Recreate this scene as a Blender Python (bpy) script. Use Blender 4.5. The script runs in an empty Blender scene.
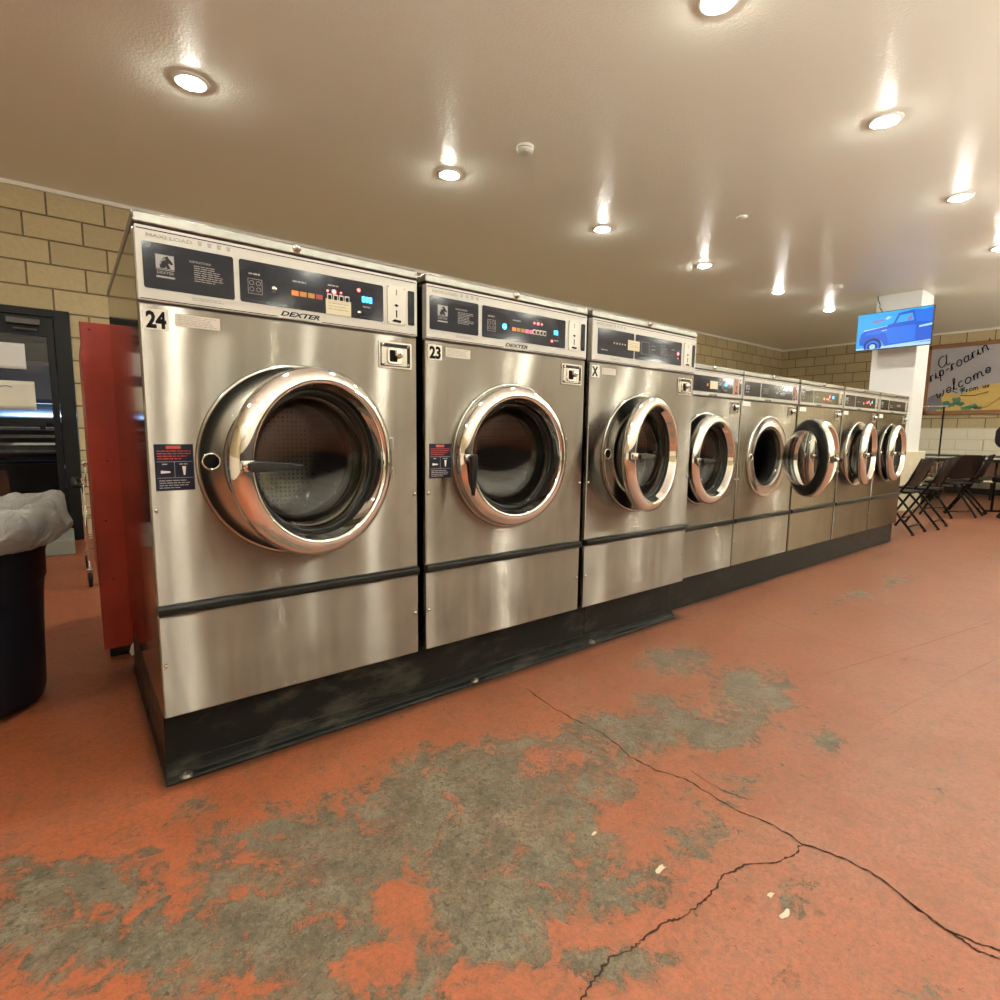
import bpy, bmesh, math, random
import numpy as np
from mathutils import Vector, Matrix, noise
R=random.Random(7)
S=bpy.context.scene; COL=S.collection
PI=math.pi
# ---------------------------------------------------------------- materials
MATS={}
def mat(name,color=(.5,.5,.5),rough=.5,metal=0.,emit=None,estr=0.,spec=.5,trans=0.,ior=1.45,alpha=1.,coat=0.,aniso=0.,tangent=None):
    m=bpy.data.materials.new(name); m.use_nodes=True
    b=m.node_tree.nodes['Principled BSDF']; i=b.inputs
    i['Base Color'].default_value=(*color,1); i['Roughness'].default_value=rough; i['Metallic'].default_value=metal
    i['Specular IOR Level'].default_value=spec; i['Transmission Weight'].default_value=trans; i['IOR'].default_value=ior
    i['Alpha'].default_value=alpha; i['Coat Weight'].default_value=coat
    if aniso:
        i['Anisotropic'].default_value=aniso
        c=m.node_tree.nodes.new('ShaderNodeCombineXYZ')
        for k in range(3): c.inputs[k].default_value=tangent[k]
        m.node_tree.links.new(c.outputs[0],i['Tangent'])
    if emit: i['Emission Color'].default_value=(*emit,1); i['Emission Strength'].default_value=estr
    MATS[name]=m; return m
class NG:
    def __init__(s,m): s.t=m.node_tree; s.b=s.t.nodes['Principled BSDF']
    def n(s,typ,**kw):
        x=s.t.nodes.new(typ)
        for k,v in kw.items():
            if k in x.inputs: x.inputs[k].default_value=v
            else: setattr(x,k,v)
        return x
    def l(s,a,b): s.t.links.new(a,b)
    def pos(s): return s.n('ShaderNodeNewGeometry').outputs['Position']
    def mapping(s,v,scale):
        m=s.n('ShaderNodeMapping'); m.inputs['Scale'].default_value=scale; s.l(v,m.inputs['Vector']); return m.outputs[0]
    def noise(s,v,scale,detail=4,rough=.55,dist=0):
        x=s.n('ShaderNodeTexNoise'); x.inputs['Scale'].default_value=scale; x.inputs['Detail'].default_value=detail
        x.inputs['Roughness'].default_value=rough; x.inputs['Distortion'].default_value=dist; s.l(v,x.inputs['Vector']); return x.outputs['Fac']
    def ramp(s,f,stops):
        r=s.n('ShaderNodeValToRGB'); e=r.color_ramp.elements
        while len(e)<len(stops): e.new(.5)
        for k,(p,c) in enumerate(stops):
            e[k].position=p; e[k].color=(*c,1) if len(c)==3 else c
        s.l(f,r.inputs[0]); return r.outputs[0]
    def g(s,f,a,b): return s.ramp(f,[(a,(0,0,0)),(b,(1,1,1))])
    def mix(s,f,a,b,mode='MIX'):
        x=s.n('ShaderNodeMix',data_type='RGBA',blend_type=mode)
        for sock,v in ((x.inputs[0],f),(x.inputs[6],a),(x.inputs[7],b)):
            if isinstance(v,(int,float)): sock.default_value=v
            elif isinstance(v,tuple): sock.default_value=(*v,1)
            else: s.l(v,sock)
        return x.outputs[2]
    def math(s,op,a,b=None):
        x=s.n('ShaderNodeMath',operation=op)
        for k,v in enumerate((a,b)):
            if v is None: continue
            if isinstance(v,(int,float)): x.inputs[k].default_value=v
            else: s.l(v,x.inputs[k])
        return x.outputs[0]
    def bump(s,h,strength,dist,nrm=None):
        x=s.n('ShaderNodeBump'); x.inputs['Strength'].default_value=strength; x.inputs['Distance'].default_value=dist
        s.l(h,x.inputs['Height'])
        if nrm: s.l(nrm,x.inputs['Normal'])
        return x.outputs[0]
    def set(s,name,v): s.l(v,s.b.inputs[name])

def steel(name,col,rough,aniso,tan,grain,wave=.004,streaky=True):
    m=mat(name,col,rough,1.,aniso=0 if tan=='brushed' else aniso,tangent=tan); g=NG(m)
    P=g.pos(); n1=g.noise(g.mapping(P,grain),1.,3)
    n2=g.noise(P,2.3,2)
    b=g.bump(n2,1.,wave); b=g.bump(n1,.12,.0001,b); g.set('Normal',b)
    st=g.noise(g.mapping(P,(22,22,1.6)),1.,4)
    bl=g.noise(P,7,5)
    f=g.math('ADD',g.math('MULTIPLY',st,.5),g.math('MULTIPLY',bl,.5))
    g.set('Base Color',g.mix(g.g(f,.35,.68),tuple(c*.8 for c in col),tuple(min(1,c*1.08) for c in col)))
    g.set('Roughness',g.math('ADD',g.math('MULTIPLY',g.g(f,.3,.7),.06),rough-.03))
    if tan=='brushed':
        gl=g.n('ShaderNodeBsdfAnisotropic'); gl.inputs['Anisotropy'].default_value=aniso
        c=g.n('ShaderNodeCombineXYZ'); c.inputs[0].default_value=1; g.l(c.outputs[0],gl.inputs['Tangent'])
        for a,d in (('Base Color','Color'),('Roughness','Roughness'),('Normal','Normal')):
            g.l(g.b.inputs[a].links[0].from_socket,gl.inputs[d])
        out=[x for x in g.t.nodes if x.type=='OUTPUT_MATERIAL'][0]; g.l(gl.outputs[0],out.inputs['Surface'])
    return m
STEEL=steel('brushed_steel',(.315,.292,.252),.225,.86,'brushed',(3,3,400),.0017)
TOP=steel('lid_steel',(.25,.245,.225),.30,.0,(1,0,0),(3,400,400),.0006)
SIDE=steel('side_steel',(.34,.32,.29),.10,0.,(0,1,0),(60,60,300),.0008)
RINGST=mat('flange_steel',(.36,.35,.32),.20,1.)
CHROME=mat('chrome',(.86,.85,.83),.045,1.)
SATIN=mat('satin_metal',(.62,.6,.56),.25,1.)
DRUM=mat('drum_steel',(.13,.125,.12),.28,1.)
g=NG(DRUM); v=g.n('ShaderNodeTexVoronoi'); v.inputs['Scale'].default_value=55; v.inputs['Randomness'].default_value=0.1; g.l(g.n('ShaderNodeTexCoord').outputs['Object'],v.inputs['Vector'])
h=g.g(v.outputs['Distance'],.22,.30); g.set('Base Color',g.mix(h,(.006,.006,.006),(.13,.125,.12))); g.set('Metallic',h)
GLASS=mat('door_glass',(.80,.82,.80),.0,0.,trans=1.,ior=1.42)
RUBBER=mat('black_rubber',(.008,.008,.007),.45,spec=.18)
BLACKP=mat('black_plastic',(.010,.010,.010),.25,spec=.35)
STRIP=mat('seam_trim',(.008,.008,.007),.3,spec=.2)
PANELW=mat('control_panel_face',(.50,.49,.46),.34,.25)
WINDOWD=mat('display_black',(.008,.009,.016),.10,spec=.35)
PRINTG=mat('pale_print',(.35,.35,.36),.5)
PRINTD=mat('grey_print',(.30,.29,.27),.5)
INK=mat('black_ink',(.006,.006,.006),.7,spec=.08)
REDINK=mat('red_ink',(.42,.05,.03),.5)
STICKW=mat('white_sticker',(.82,.81,.76),.45)
STICKG=mat('grey_sticker',(.70,.67,.61),.4)
NAVY=mat('navy_sticker',(.007,.009,.022),.35,spec=.3)
NOTE=mat('cream_note',(.75,.70,.52),.6)
COIN=mat('coin_plate',(.50,.48,.43),.32,.5)
COINR=mat('coin_plate_red',(.36,.16,.13),.4)
LEDR=mat('red_led',(1,.1,.1),.4,emit=(1,.10,.10),estr=7)
LEDO=mat('orange_led',(.5,.1,.01),.4,emit=(1,.22,.03),estr=.7)
LEDY=mat('amber_led',(.3,.14,.02),.4,emit=(.9,.35,.05),estr=.22)
LEDC=mat('cyan_led',(.1,.6,.9),.4,emit=(.08,.62,.95),estr=3.2)
LEDB=mat('blue_led',(.1,.4,.9),.4,emit=(.1,.35,1.),estr=2.5)
# plinth: black painted steel with scuffs
PLINTH=mat('black_plinth',(.02,.02,.018),.5,spec=.12); g=NG(PLINTH); P=g.pos()
f=g.g(g.noise(g.mapping(P,(4,6,9)),1.6,6,.65),.50,.78); g.set('Base Color',g.mix(f,(.0055,.0055,.005),(.045,.040,.030))); g.set('Roughness',g.math('ADD',g.math('MULTIPLY',f,.3),.36))
g.set('Normal',g.bump(g.noise(P,60,4),.3,.002))
RED=mat('red_paint',(.34,.028,.012),.38); g=NG(RED); P=g.pos()
g.set('Base Color',g.mix(g.g(g.noise(P,6,5),.35,.7),(.22,.016,.006),(.31,.024,.009))); g.set('Normal',g.bump(g.noise(P,180,3),.3,.001))
CEIL=mat('ceiling_paint',(.90,.91,.80),.36,spec=.5); g=NG(CEIL); P=g.pos()
g.set('Normal',g.bump(g.noise(P,70,3,.6),.45,.006)); 
g.set('Roughness',g.math('ADD',g.math('MULTIPLY',g.noise(P,.8,3),.16),.27))
TRIMW=mat('trim_white',(.78,.76,.68),.45)
PILLAR=mat('pillar_paint',(.80,.81,.80),.5)
CREAM=mat('cream_paint',(.72,.66,.48),.5)
def brick(name,axis,paint_z=None):
    m=mat(name,(.4,.3,.2),.8); g=NG(m); P=g.pos()
    sp=g.n('ShaderNodeSeparateXYZ'); g.l(P,sp.inputs[0]); cb=g.n('ShaderNodeCombineXYZ')
    g.l(g.math('ADD',sp.outputs[axis],.175 if axis==0 else 0.),cb.inputs[0]); g.l(g.math('ADD',sp.outputs[2],.185),cb.inputs[1])
    br=g.n('ShaderNodeTexBrick'); g.l(cb.outputs[0],br.inputs['Vector'])
    br.inputs['Scale'].default_value=1; br.inputs['Brick Width'].default_value=.405; br.inputs['Row Height'].default_value=.2
    br.inputs['Mortar Size'].default_value=.0085; br.inputs['Mortar Smooth'].default_value=.35; br.inputs['Bias'].default_value=-.1
    br.inputs['Color1'].default_value=(.53,.44,.25,1); br.inputs['Color2'].default_value=(.43,.355,.20,1); br.inputs['Mortar'].default_value=(.10,.068,.030,1)
    br.offset=.41
    f=g.g(g.noise(P,28,6,.7),.3,.75)
    c=g.mix(f,br.outputs['Color'],(.36,.285,.165)); c=g.mix(.55,br.outputs['Color'],c)
    hn=g.math('SUBTRACT',g.math('MULTIPLY',g.noise(P,90,4,.7),.35),br.outputs['Fac'])
    if paint_z:
        f2=g.math('LESS_THAN',sp.outputs[2],paint_z)
        pc=g.mix(br.outputs['Fac'],(.78,.73,.58),(.66,.60,.46))
        c=g.mix(f2,c,pc)
    g.set('Base Color',c); g.set('Normal',g.bump(hn,.8,.006)); return m
BRX=brick('block_wall_x',0); BRY=brick('block_wall_y',1,1.231)
FRONTW=mat('front_wall_paint',(.70,.66,.57),.7); DARKW=mat('dark_panel',(.045,.040,.036),.5)
BASEB=mat('baseboard_black',(.02,.018,.016),.5)
CRACK=mat('crack_dark',(.03,.015,.010),.95,spec=.1)
SEAM=mat('seam_line',(.20,.085,.05),.7)
# floor
FLOOR=mat('floor_paint',(.5,.15,.08),.5); g=NG(FLOOR); P=g.pos()
at=g.n('ShaderNodeAttribute',attribute_name='wear'); w=at.outputs['Fac']
at2=g.n('ShaderNodeAttribute',attribute_name='grime'); gr=at2.outputs['Fac']
n_a=g.noise(P,7.5,10,.74,1.2); n_b=g.noise(P,30,9,.8,.6); n_c=g.noise(P,1.3,5,.6)
s=g.math('ADD',w,g.math('ADD',g.math('MULTIPLY',g.math('SUBTRACT',n_a,.5),5.2),g.math('MULTIPLY',g.math('SUBTRACT',n_b,.5),3.6)))
mask=g.g(s,.36,.84)
paint=g.ramp(g.noise(P,2.2,6,.6),[(.3,(.40,.125,.060)),(.55,(.50,.178,.093)),(.75,(.50,.21,.13))])
spx=g.n('ShaderNodeSeparateXYZ'); g.l(P,spx.inputs[0]); xg=g.math('MULTIPLY',spx.outputs[0],.5); xg=g.g(xg,.0,.75)
paint=g.mix(g.math('SUBTRACT',1.,xg),paint,(.72,.195,.075))
pale=g.math('MULTIPLY',g.g(g.noise(P,3.1,7,.7),.46,.74),g.math('ADD',g.math('MULTIPLY',xg,.85),.15))
paint=g.mix(g.math('MULTIPLY',pale,.55),paint,(.50,.27,.19))
fine=g.g(g.noise(P,90,5,.85),.46,.60); paint=g.mix(g.math('MULTIPLY',fine,.5),paint,(.26,.085,.045))
lg=g.noise(P,9,7,.7); conc=g.ramp(lg,[(.36,(.15,.12,.075)),(.5,(.27,.222,.145)),(.62,(.40,.34,.24))])
conc=g.mix(g.math('MULTIPLY',g.g(g.noise(P,150,4,.75),.40,.60),.5),conc,(.10,.085,.06))
conc=g.mix(g.math('MULTIPLY',g.g(g.noise(P,5.1,6,.6),.5,.72),.38),conc,(.36,.15,.075))
br_=g.g(g.noise(P,7.5,8,.78,.8),.50,.68); paint=g.mix(g.math('MULTIPLY',br_,.45),paint,(.33,.175,.095))
mot=g.g(g.noise(P,26,7,.85,.8),.48,.60); paint=g.mix(g.math('MULTIPLY',mot,.55),paint,(.25,.13,.07))
spk=g.g(g.noise(P,60,5,.85,.8),.49,.60); conc=g.mix(g.math('MULTIPLY',spk,.75),conc,(.055,.045,.03))
spl=g.g(g.noise(P,45,5,.85,.3),.53,.64); conc=g.mix(g.math('MULTIPLY',spl,.6),conc,(.42,.37,.26))
c=g.mix(mask,paint,conc)
sc=g.g(g.noise(g.mapping(P,(26,60,1)),1.,6,.75,1.2),.60,.67); c=g.mix(g.math('MULTIPLY',sc,g.math('ADD',g.math('MULTIPLY',mask,.55),.12)),c,(.035,.028,.02))
pit=g.g(g.noise(P,40,4,.7),.63,.67); c=g.mix(g.math('MULTIPLY',pit,g.math('ADD',g.math('MULTIPLY',mask,.6),.12)),c,(.04,.03,.02))
c=g.mix(gr,c,(.075,.035,.022)); c=g.mix(1.,c,(.43,.41,.385),'MULTIPLY')
g.set('Base Color',c)
g.set('Roughness',g.math('ADD',g.math('MULTIPLY',mask,.22),g.math('ADD',g.math('MULTIPLY',n_b,.25),.30)))
hh=g.math('SUBTRACT',g.math('MULTIPLY',g.noise(P,60,6,.75),.5),g.math('ADD',g.math('MULTIPLY',mask,.6),g.math('MULTIPLY',pit,1.2)))
g.set('Normal',g.bump(hh,.55,.004))

# ---------------------------------------------------------------- mesh helpers
class MB:
    def __init__(s): s.v=[];s.f=[];s.m=[];s.sm=[];s.mi=0
    def add(s,vs,fs,smooth=False):
        o=len(s.v); s.v+= [tuple(v) for v in vs]
        for f in fs: s.f.append([o+k for k in f]); s.m.append(s.mi); s.sm.append(smooth)
        return s
    def box(s,x0,x1,y0,y1,z0,z1,M=None):
        vs=[Vector((x,y,z)) for x in (x0,x1) for y in (y0,y1) for z in (z0,z1)]
        if M: vs=[M@v for v in vs]
        return s.add(vs,[(0,1,3,2),(4,6,7,5),(0,4,5,1),(2,3,7,6),(0,2,6,4),(1,5,7,3)])
    def lathe(s,prof,c=(0,0,0),axis='y',n=64,smooth=True,close=False,a0=0,a1=2*PI,jit=None):
        cx,cy,cz=c; full=abs(a1-a0-2*PI)<1e-6; na=n if full else n+1; vs=[]
        for k in range(na):
            a=a0+(a1-a0)*k/n; ca,sa=math.cos(a),math.sin(a)
            for j,(r,h) in enumerate(prof):
                if jit: r,h=jit(a,j,r,h)
                vs.append((cx+r*ca,cy+h,cz+r*sa) if axis=='y' else (cx+r*ca,cy+r*sa,cz+h) if axis=='z' else (cx+h,cy+r*ca,cz+r*sa))
        L=len(prof); fs=[]; J=L if close else L-1
        for k in range(n if full else n):
            k2=(k+1)%na
            if not full and k+1>n: break
            for j in range(J):
                j2=(j+1)%L
                fs.append((k*L+j,k2*L+j,k2*L+j2,k*L+j2) if axis!='y' else (k*L+j,k*L+j2,k2*L+j2,k2*L+j))
        return s.add(vs,fs,smooth)
    def disc(s,c,r,axis='y',n=32,flip=False):
        vs=[]
        for k in range(n):
            a=2*PI*k/n; u,w=r*math.cos(a),r*math.sin(a)
            vs.append((c[0]+u,c[1],c[2]+w) if axis=='y' else (c[0]+u,c[1]+w,c[2]) if axis=='z' else (c[0],c[1]+u,c[2]+w))
        f=list(range(n)); return s.add(vs,[f[::-1] if flip else f])
    def cyl(s,p0,p1,r,n=12,r1=None,caps=True):
        return s.tube([p0,p1],r,n,caps,r1)
    def tube(s,pts,r,n=8,caps=True,r1=None):
        pts=[Vector(p) for p in pts]; vs=[];fs=[]; up=None
        for i,p in enumerate(pts):
            d=(pts[min(i+1,len(pts)-1)]-pts[max(i-1,0)]).normalized()
            if up is None:
                up=Vector((0,0,1)) if abs(d.z)<.9 else Vector((1,0,0))
            a=d.cross(up).normalized(); b=a.cross(d).normalized(); up=b
            rr=r if r1 is None else r+(r1-r)*i/(len(pts)-1)
            for k in range(n):
                t=2*PI*k/n; vs.append(p+a*rr*math.cos(t)+b*rr*math.sin(t))
        for i in range(len(pts)-1):
            for k in range(n): fs.append((i*n+k,i*n+(k+1)%n,(i+1)*n+(k+1)%n,(i+1)*n+k))
        s.add(vs,fs,True)
        if caps: s.add(vs[:n],[tuple(range(n))[::-1]]); s.add(vs[-n:],[tuple(range(n))])
        return s
    def prism(s,poly,y0,y1,plane='xz'):
        n=len(poly); q=lambda a,b,y:(a,y,b) if plane=='xz' else (a,b,y) if plane=='xy' else (y,a,b)
        vs=[q(a,b,y0) for a,b in poly]+[q(a,b,y1) for a,b in poly]
        fs=[tuple(range(n)),tuple(range(2*n-1,n-1,-1))]+[(k,k+n,(k+1)%n+n,(k+1)%n) for k in range(n)]
        return s.add(vs,fs)
    def xform(s,M): s.v=[tuple(M@Vector(v)) for v in s.v]; return s
    def obj(s,name,mats,parent=None,bevel=0,loc=(0,0,0),seg=2,subd=0):
        me=bpy.data.meshes.new(name); me.from_pydata(s.v,[],s.f)
        if not isinstance(mats,(list,tuple)): mats=[mats]
        for m in mats: me.materials.append(m)
        me.polygons.foreach_set('material_index',s.m); me.polygons.foreach_set('use_smooth',s.sm)
        bm=bmesh.new(); bm.from_mesh(me); (bmesh.ops.remove_doubles(bm,verts=bm.verts,dist=1e-6) if any(s.sm) else None); bmesh.ops.recalc_face_normals(bm,faces=bm.faces); bm.to_mesh(me); bm.free()
        o=bpy.data.objects.new(name,me); COL.objects.link(o); o.location=loc
        if parent: o.parent=parent
        if bevel:
            b=o.modifiers.new('bevel','BEVEL'); b.width=bevel; b.segments=seg; b.limit_method='ANGLE'; b.angle_limit=.6
        if subd:
            b=o.modifiers.new('sub','SUBSURF'); b.levels=subd; b.render_levels=subd
        return o
def rrect(x0,x1,z0,z1,r,n=5):
    P=[]
    for cx,cz,a in ((x1-r,z1-r,0),(x0+r,z1-r,PI/2),(x0+r,z0+r,PI),(x1-r,z0+r,1.5*PI)):
        for k in range(n+1): t=a+PI/2*k/n; P.append((cx+r*math.cos(t),cz+r*math.sin(t)))
    return P
def tag(o,label=None,cat=None,group=None,kind=None):
    if label: o['label']=label
    if cat: o['category']=cat
    if group: o['group']=group
    if kind: o['kind']=kind
    return o
def empty(name,loc,rz=0,parent=None):
    o=bpy.data.objects.new(name,None); COL.objects.link(o); o.location=loc; o.rotation_euler=(0,0,rz); o.empty_display_size=.1
    if parent: o.parent=parent
    return o
def struct(name,mb,m,bevel=0): return tag(mb.obj(name,m,None,bevel),kind='structure')
def text(name,body,size,loc,m,parent=None,rz=0,shear=0,bold=0,width=None,sx=1.,align='LEFT',depth=.0003):
    cu=bpy.data.curves.new(name,'FONT'); cu.body=body; cu.size=size; cu.shear=shear; cu.offset=bold; cu.extrude=depth; cu.resolution_u=2; cu.align_x=align
    o=bpy.data.objects.new(name,cu); COL.objects.link(o)
    dg=bpy.context.evaluated_depsgraph_get(); me=bpy.data.meshes.new_from_object(o.evaluated_get(dg)); bpy.data.objects.remove(o)
    if width:
        xs=[v.co.x for v in me.vertices]; sx=width/(max(xs)-min(xs))
    me.transform(Matrix.Rotation(rz,4,'Z')@Matrix.Rotation(PI/2,4,'X')@Matrix.Diagonal((sx,1,1,1)))
    me.materials.clear(); me.materials.append(m); me.name=name
    o=bpy.data.objects.new(name,me); COL.objects.link(o); o.location=loc
    if parent: o.parent=parent
    return o
# ---------------------------------------------------------------- washing machines
def holed_panel(x0,x1,z0,z1,cx,cz,r,t=.02,n=72):
    mb=MB(); A=[2*PI*k/n for k in range(n)]+[math.atan2(z-cz,x-cx)%(2*PI) for x in (x0,x1) for z in (z0,z1)]
    A=sorted(set(A)); inn=[];out=[]
    for a in A:
        c,s=math.cos(a),math.sin(a); inn.append((cx+r*c,cz+r*s))
        k=min([(x1-cx)/c if c>1e-9 else 1e9,(x0-cx)/c if c<-1e-9 else 1e9,(z1-cz)/s if s>1e-9 else 1e9,(z0-cz)/s if s<-1e-9 else 1e9])
        out.append((cx+k*c,cz+k*s))
    N=len(A); e=.004
    def shr(p): return (min(max(p[0],x0+e),x1-e),min(max(p[1],z0+e),z1-e))
    vs=[(x,0,z) for x,z in inn]+[(shr(p)[0],0,shr(p)[1]) for p in out]+[(p[0],e*.8,p[1]) for p in out]+[(p[0],t,p[1]) for p in out]+[(x,t,z) for x,z in inn]
    fs=[]
    for k in range(N):
        q=(k+1)%N
        for L in range(3): fs.append((L*N+k,L*N+q,(L+1)*N+q,(L+1)*N+k))
        fs.append((k,q,4*N+q,4*N+k))
    return mb.add(vs,fs)
def flat(poly,y=-.001,t=.0006): return MB().prism(poly,y-t,y)
def scr(parent,x,z,y=0,r=.0058):
    m=MB(); m.lathe([(0,-.0055),(r*.75,-.0048),(r,-.0025),(r,0)],(x,y,z),n=14)
    m.mi=1; m.box(x-r*.6,x+r*.6,y-.0062,y-.0045,z-.0009,z+.0009)
    return m.obj('screw',[SATIN,INK],parent)
def emblem(parent,x0,x1,z0,z1,y):
    m=MB(); w=x1-x0; h=z1-z0
    P=lambda a,b:(x0+a*w,z0+b*h)
    sq=[P(0,.40),P(1,.40),P(1,1),P(0,1)]
    m.prism(sq,y-.0004,y)
    m.prism([P(0,0),P(1,0),P(1,.08),P(0,.08)],y-.0004,y); m.prism([P(0,.34),P(1,.34),P(1,.365),P(0,.365)],y-.0004,y)
    m.mi=1
    head=[(.22,.42),(.20,.60),(.28,.76),(.42,.88),(.56,.92),(.66,.97),(.68,.90),(.80,.80),(.93,.66),(.88,.60),(.74,.64),(.66,.66),(.70,.56),(.80,.42),(.56,.42),(.56,.52),(.46,.42)]
    m.prism([P(*p) for p in head][::-1],y-.0008,y-.0004)
    m.mi=0
    for r in (.30,.36):
        pts=[P(.56+r*1.0*math.cos(a),.58+r*.72*math.sin(a)) for a in [PI*.52+PI*.5*k/8 for k in range(9)]]
        m.tube([(a,y-.0008,b) for a,b in pts],.0008,4,False)
    o=m.obj('horse_head_emblem',[PRINTG,WINDOWD],parent); return o
def print_lines(parent,x0,x1,z0,z1,n,y,m_,name='printed_instructions',seed=1,h=.35):
    rr=random.Random(seed); m=MB(); dz=(z1-z0)/n
    for k in range(n):
        z=z1-(k+.5)*dz; x=x0
        xe=x1-(x1-x0)*rr.choice([0,.05,.12,.3])
        while x<xe:
            w=rr.uniform(.006,.016); m.prism([(x,z-dz*h/2),(min(x+w,xe),z-dz*h/2),(min(x+w,xe),z+dz*h/2),(x,z+dz*h/2)],y-.0004,y); x+=w+.0022
    return m.obj(name,m_,parent)
def led(parent,x,z,y,r,m_,name='indicator_light'):
    return MB().lathe([(0,-.0012),(r*.7,-.001),(r,0)],(x,y,z),n=12).obj(name,m_,parent)
def bars(parent,xs,z,w,h,y,mats,name='program_light'):
    for x,m_ in zip(xs,mats): flat([(x-w/2,z-h/2),(x+w/2,z-h/2),(x+w/2,z+h/2),(x-w/2,z+h/2)],y).obj(name,m_,parent)
def seven(parent,x,z,y,digits,h,m_):
    m=MB(); w=h*.5; t=h*.16
    SEG={'0':'abcdef','1':'bc','2':'abged','3':'abgcd','5':'afgcd','7':'abc','8':'abcdefg','4':'fgbc'}
    for i,ch in enumerate(digits):
        xx=x+i*w*1.45
        B={'a':(0,h-t,w,h),'d':(0,0,w,t),'g':(0,h/2-t/2,w,h/2+t/2),'f':(0,h/2,t,h),'e':(0,0,t,h/2),'b':(w-t,h/2,w,h),'c':(w-t,0,w,h/2)}
        for s in SEG[ch]:
            a,b,c,d=B[s]; m.prism([(xx+a,z+b),(xx+c,z+b),(xx+c,z+d),(xx+a,z+d)],y-.0005,y)
    return m.obj('digital_readout',m_,parent)
def make_washer(X,Y,Z,big,label,theta,cfg,dx=0.):
    W=cfg.get('W',.80 if big else .755); D=1.02 if big else .92
    H,zs,zp,zl=(1.336,.306,1.117,1.303) if big else (1.234,.294,1.055,1.201)
    cz=(.928-.2207) if big else (.884-.188); fr=.285 if big else .27; k=1. if big else .945
    XO=-W/2; kx=(W/.80 if not cfg.get('W') else 1)
    cx=XO+(cfg.get('cx',.395 if big else .375))
    root=empty('washing_machine',(X+W/2,Y,Z)); tag(root,label,'washing machine','front loading washers in one long row')
    # cabinet (open front)
    m=MB(); x0,x1=-W/2,W/2; t=.012
    m.box(x0,x0+t,.02,D,0,H-.032); m.box(x1-t,x1,.02,D,0,H-.032); m.box(x0+t,x1-t,D-t,D,0,H-.032); m.box(x0+t,x1-t,.02,D-t,0,t)
    m.box(x0+t,x1-t,.02,.03,zs-.03,zs+.0); m.box(x0+t,x1-t,.02,.03,zp-.02,zp+.02)
    m.obj('cabinet',SIDE,root)
    R0h=.198*k
    holed_panel(x0,x1,zs+.013,zp,cx,cz,R0h).obj('upper_panel',STEEL,root)
    m=MB().box(x0,x1,0,.02,.0,zs-.014); m.obj('lower_panel',STEEL,root,.004)
    m=MB(); m.prism([(-.013,zs-.012),(-.016,zs-.004),(-.015,zs+.008),(-.008,zs+.015),(.018,zs+.015),(.018,zs-.014),(-.002,zs-.014)],x0+.001,x1-.001,'yz'); m.obj('seam_trim',STRIP,root,.002)
    # lid
    m=MB(); m.box(x0-.002,x1+.002,-.006,D+.003,zl+.004,H); lid=m.obj('lid',TOP,root,.005)
    lx=0 if big else .0
    m=MB(); m.lathe([(0,-.012),(.006,-.012),(.0065,-.006),(.0115,-.005),(.012,0)],(lx,-.006,(zl+H)/2+.004),n=18); m.mi=1; m.box(lx-.001,lx+.001,-.0185,-.0175,(zl+H)/2,(zl+H)/2+.008)
    m.obj('lid_lock',[SATIN,INK],lid)
    # control panel
    ph=zl-zp; zz=lambda f:zp+f*ph; xx=lambda a:XO+a*kx
    cp=MB().prism(rrect(x0+.002,x1-.002,zp+.004,zl,.004,3),-.006,.03).obj('control_panel',PANELW,root,.0015)
    yf=-.0062
    m=MB()
    for f in (.955,.045):
        if f>.5 or not big: m.prism([(x0+.006,zz(f)-.0012),(x1-.006,zz(f)-.0012),(x1-.006,zz(f)+.0012),(x0+.006,zz(f)+.0012)],yf-.0004,yf)
        else:
            for a,b in ((x0+.006,xx(.34)),(xx(.47),x1-.006)): m.prism([(a,zz(f)-.0012),(b,zz(f)-.0012),(b,zz(f)+.0012),(a,zz(f)+.0012)],yf-.0004,yf)
    m.obj('pinstripe',INK,cp)
    wz0,wz1=zz(.19),zz(.80)
    wins=cfg['wins']
    for a,b in wins: MB().prism(rrect(xx(a),xx(b),wz0,wz1,.006,4),yf-.0012,yf).obj('display_window',WINDOWD,cp)
    yw=yf-.0013
    hw=wz1-wz0; wzf=lambda f:wz0+f*hw
    e=cfg.get('emblem')
    if e is not None:
        emblem(cp,xx(e),xx(e+.041),wzf(.26),wzf(.76),yw)
        if big: text('emblem_lettering','DEXTER',.0095,(xx(e)+.001,yw,wzf(.345)),PRINTG,cp,width=.038)
    if 'instr' in cfg:
        a,b=cfg['instr']; print_lines(cp,xx(a)+.010,xx(b),wzf(.28),wzf(.66),8 if big else 5,yw,PRINTG,seed=int(X*10),h=.3)
        if big: text('panel_heading','INSTRUCTIONS',.0075,(xx(a),yw,wzf(.70)),PRINTG,cp,width=.05)
    # lettering
    if big:
        text('load_lettering','MAXI LOAD',.0125,(xx(.025),yf,zz(.865)),PRINTD,cp,width=.104,bold=.0004)
        for q in range(4):
            m=MB(); bx=xx(.142+q*.023); m.prism([(bx,zz(.90)),(bx+.002,zz(.865)),(bx+.008,zz(.865)),(bx+.010,zz(.90))],yf-.0004,yf); m.prism([(bx,zz(.925)),(bx,zz(.905)),(bx+.010,zz(.905)),(bx+.010,zz(.925))],yf-.0004,yf); m.obj('basket_symbol',PRINTD,cp)
        if cfg.get('brand',1):
            text('maker_lettering','DEXTER',.0185,(xx(.347),yf,zz(.068)),INK,cp,width=.115,shear=.35,bold=.0006)
            print_lines(cp,xx(.352),xx(.455),zz(.02),zz(.05),1,yf,PRINTD,'small_print',3,.4)
        print_lines(cp,xx(.122),xx(.20),zz(.10),zz(.15),2,yf,PRINTD,'small_print',5,.5)
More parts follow.
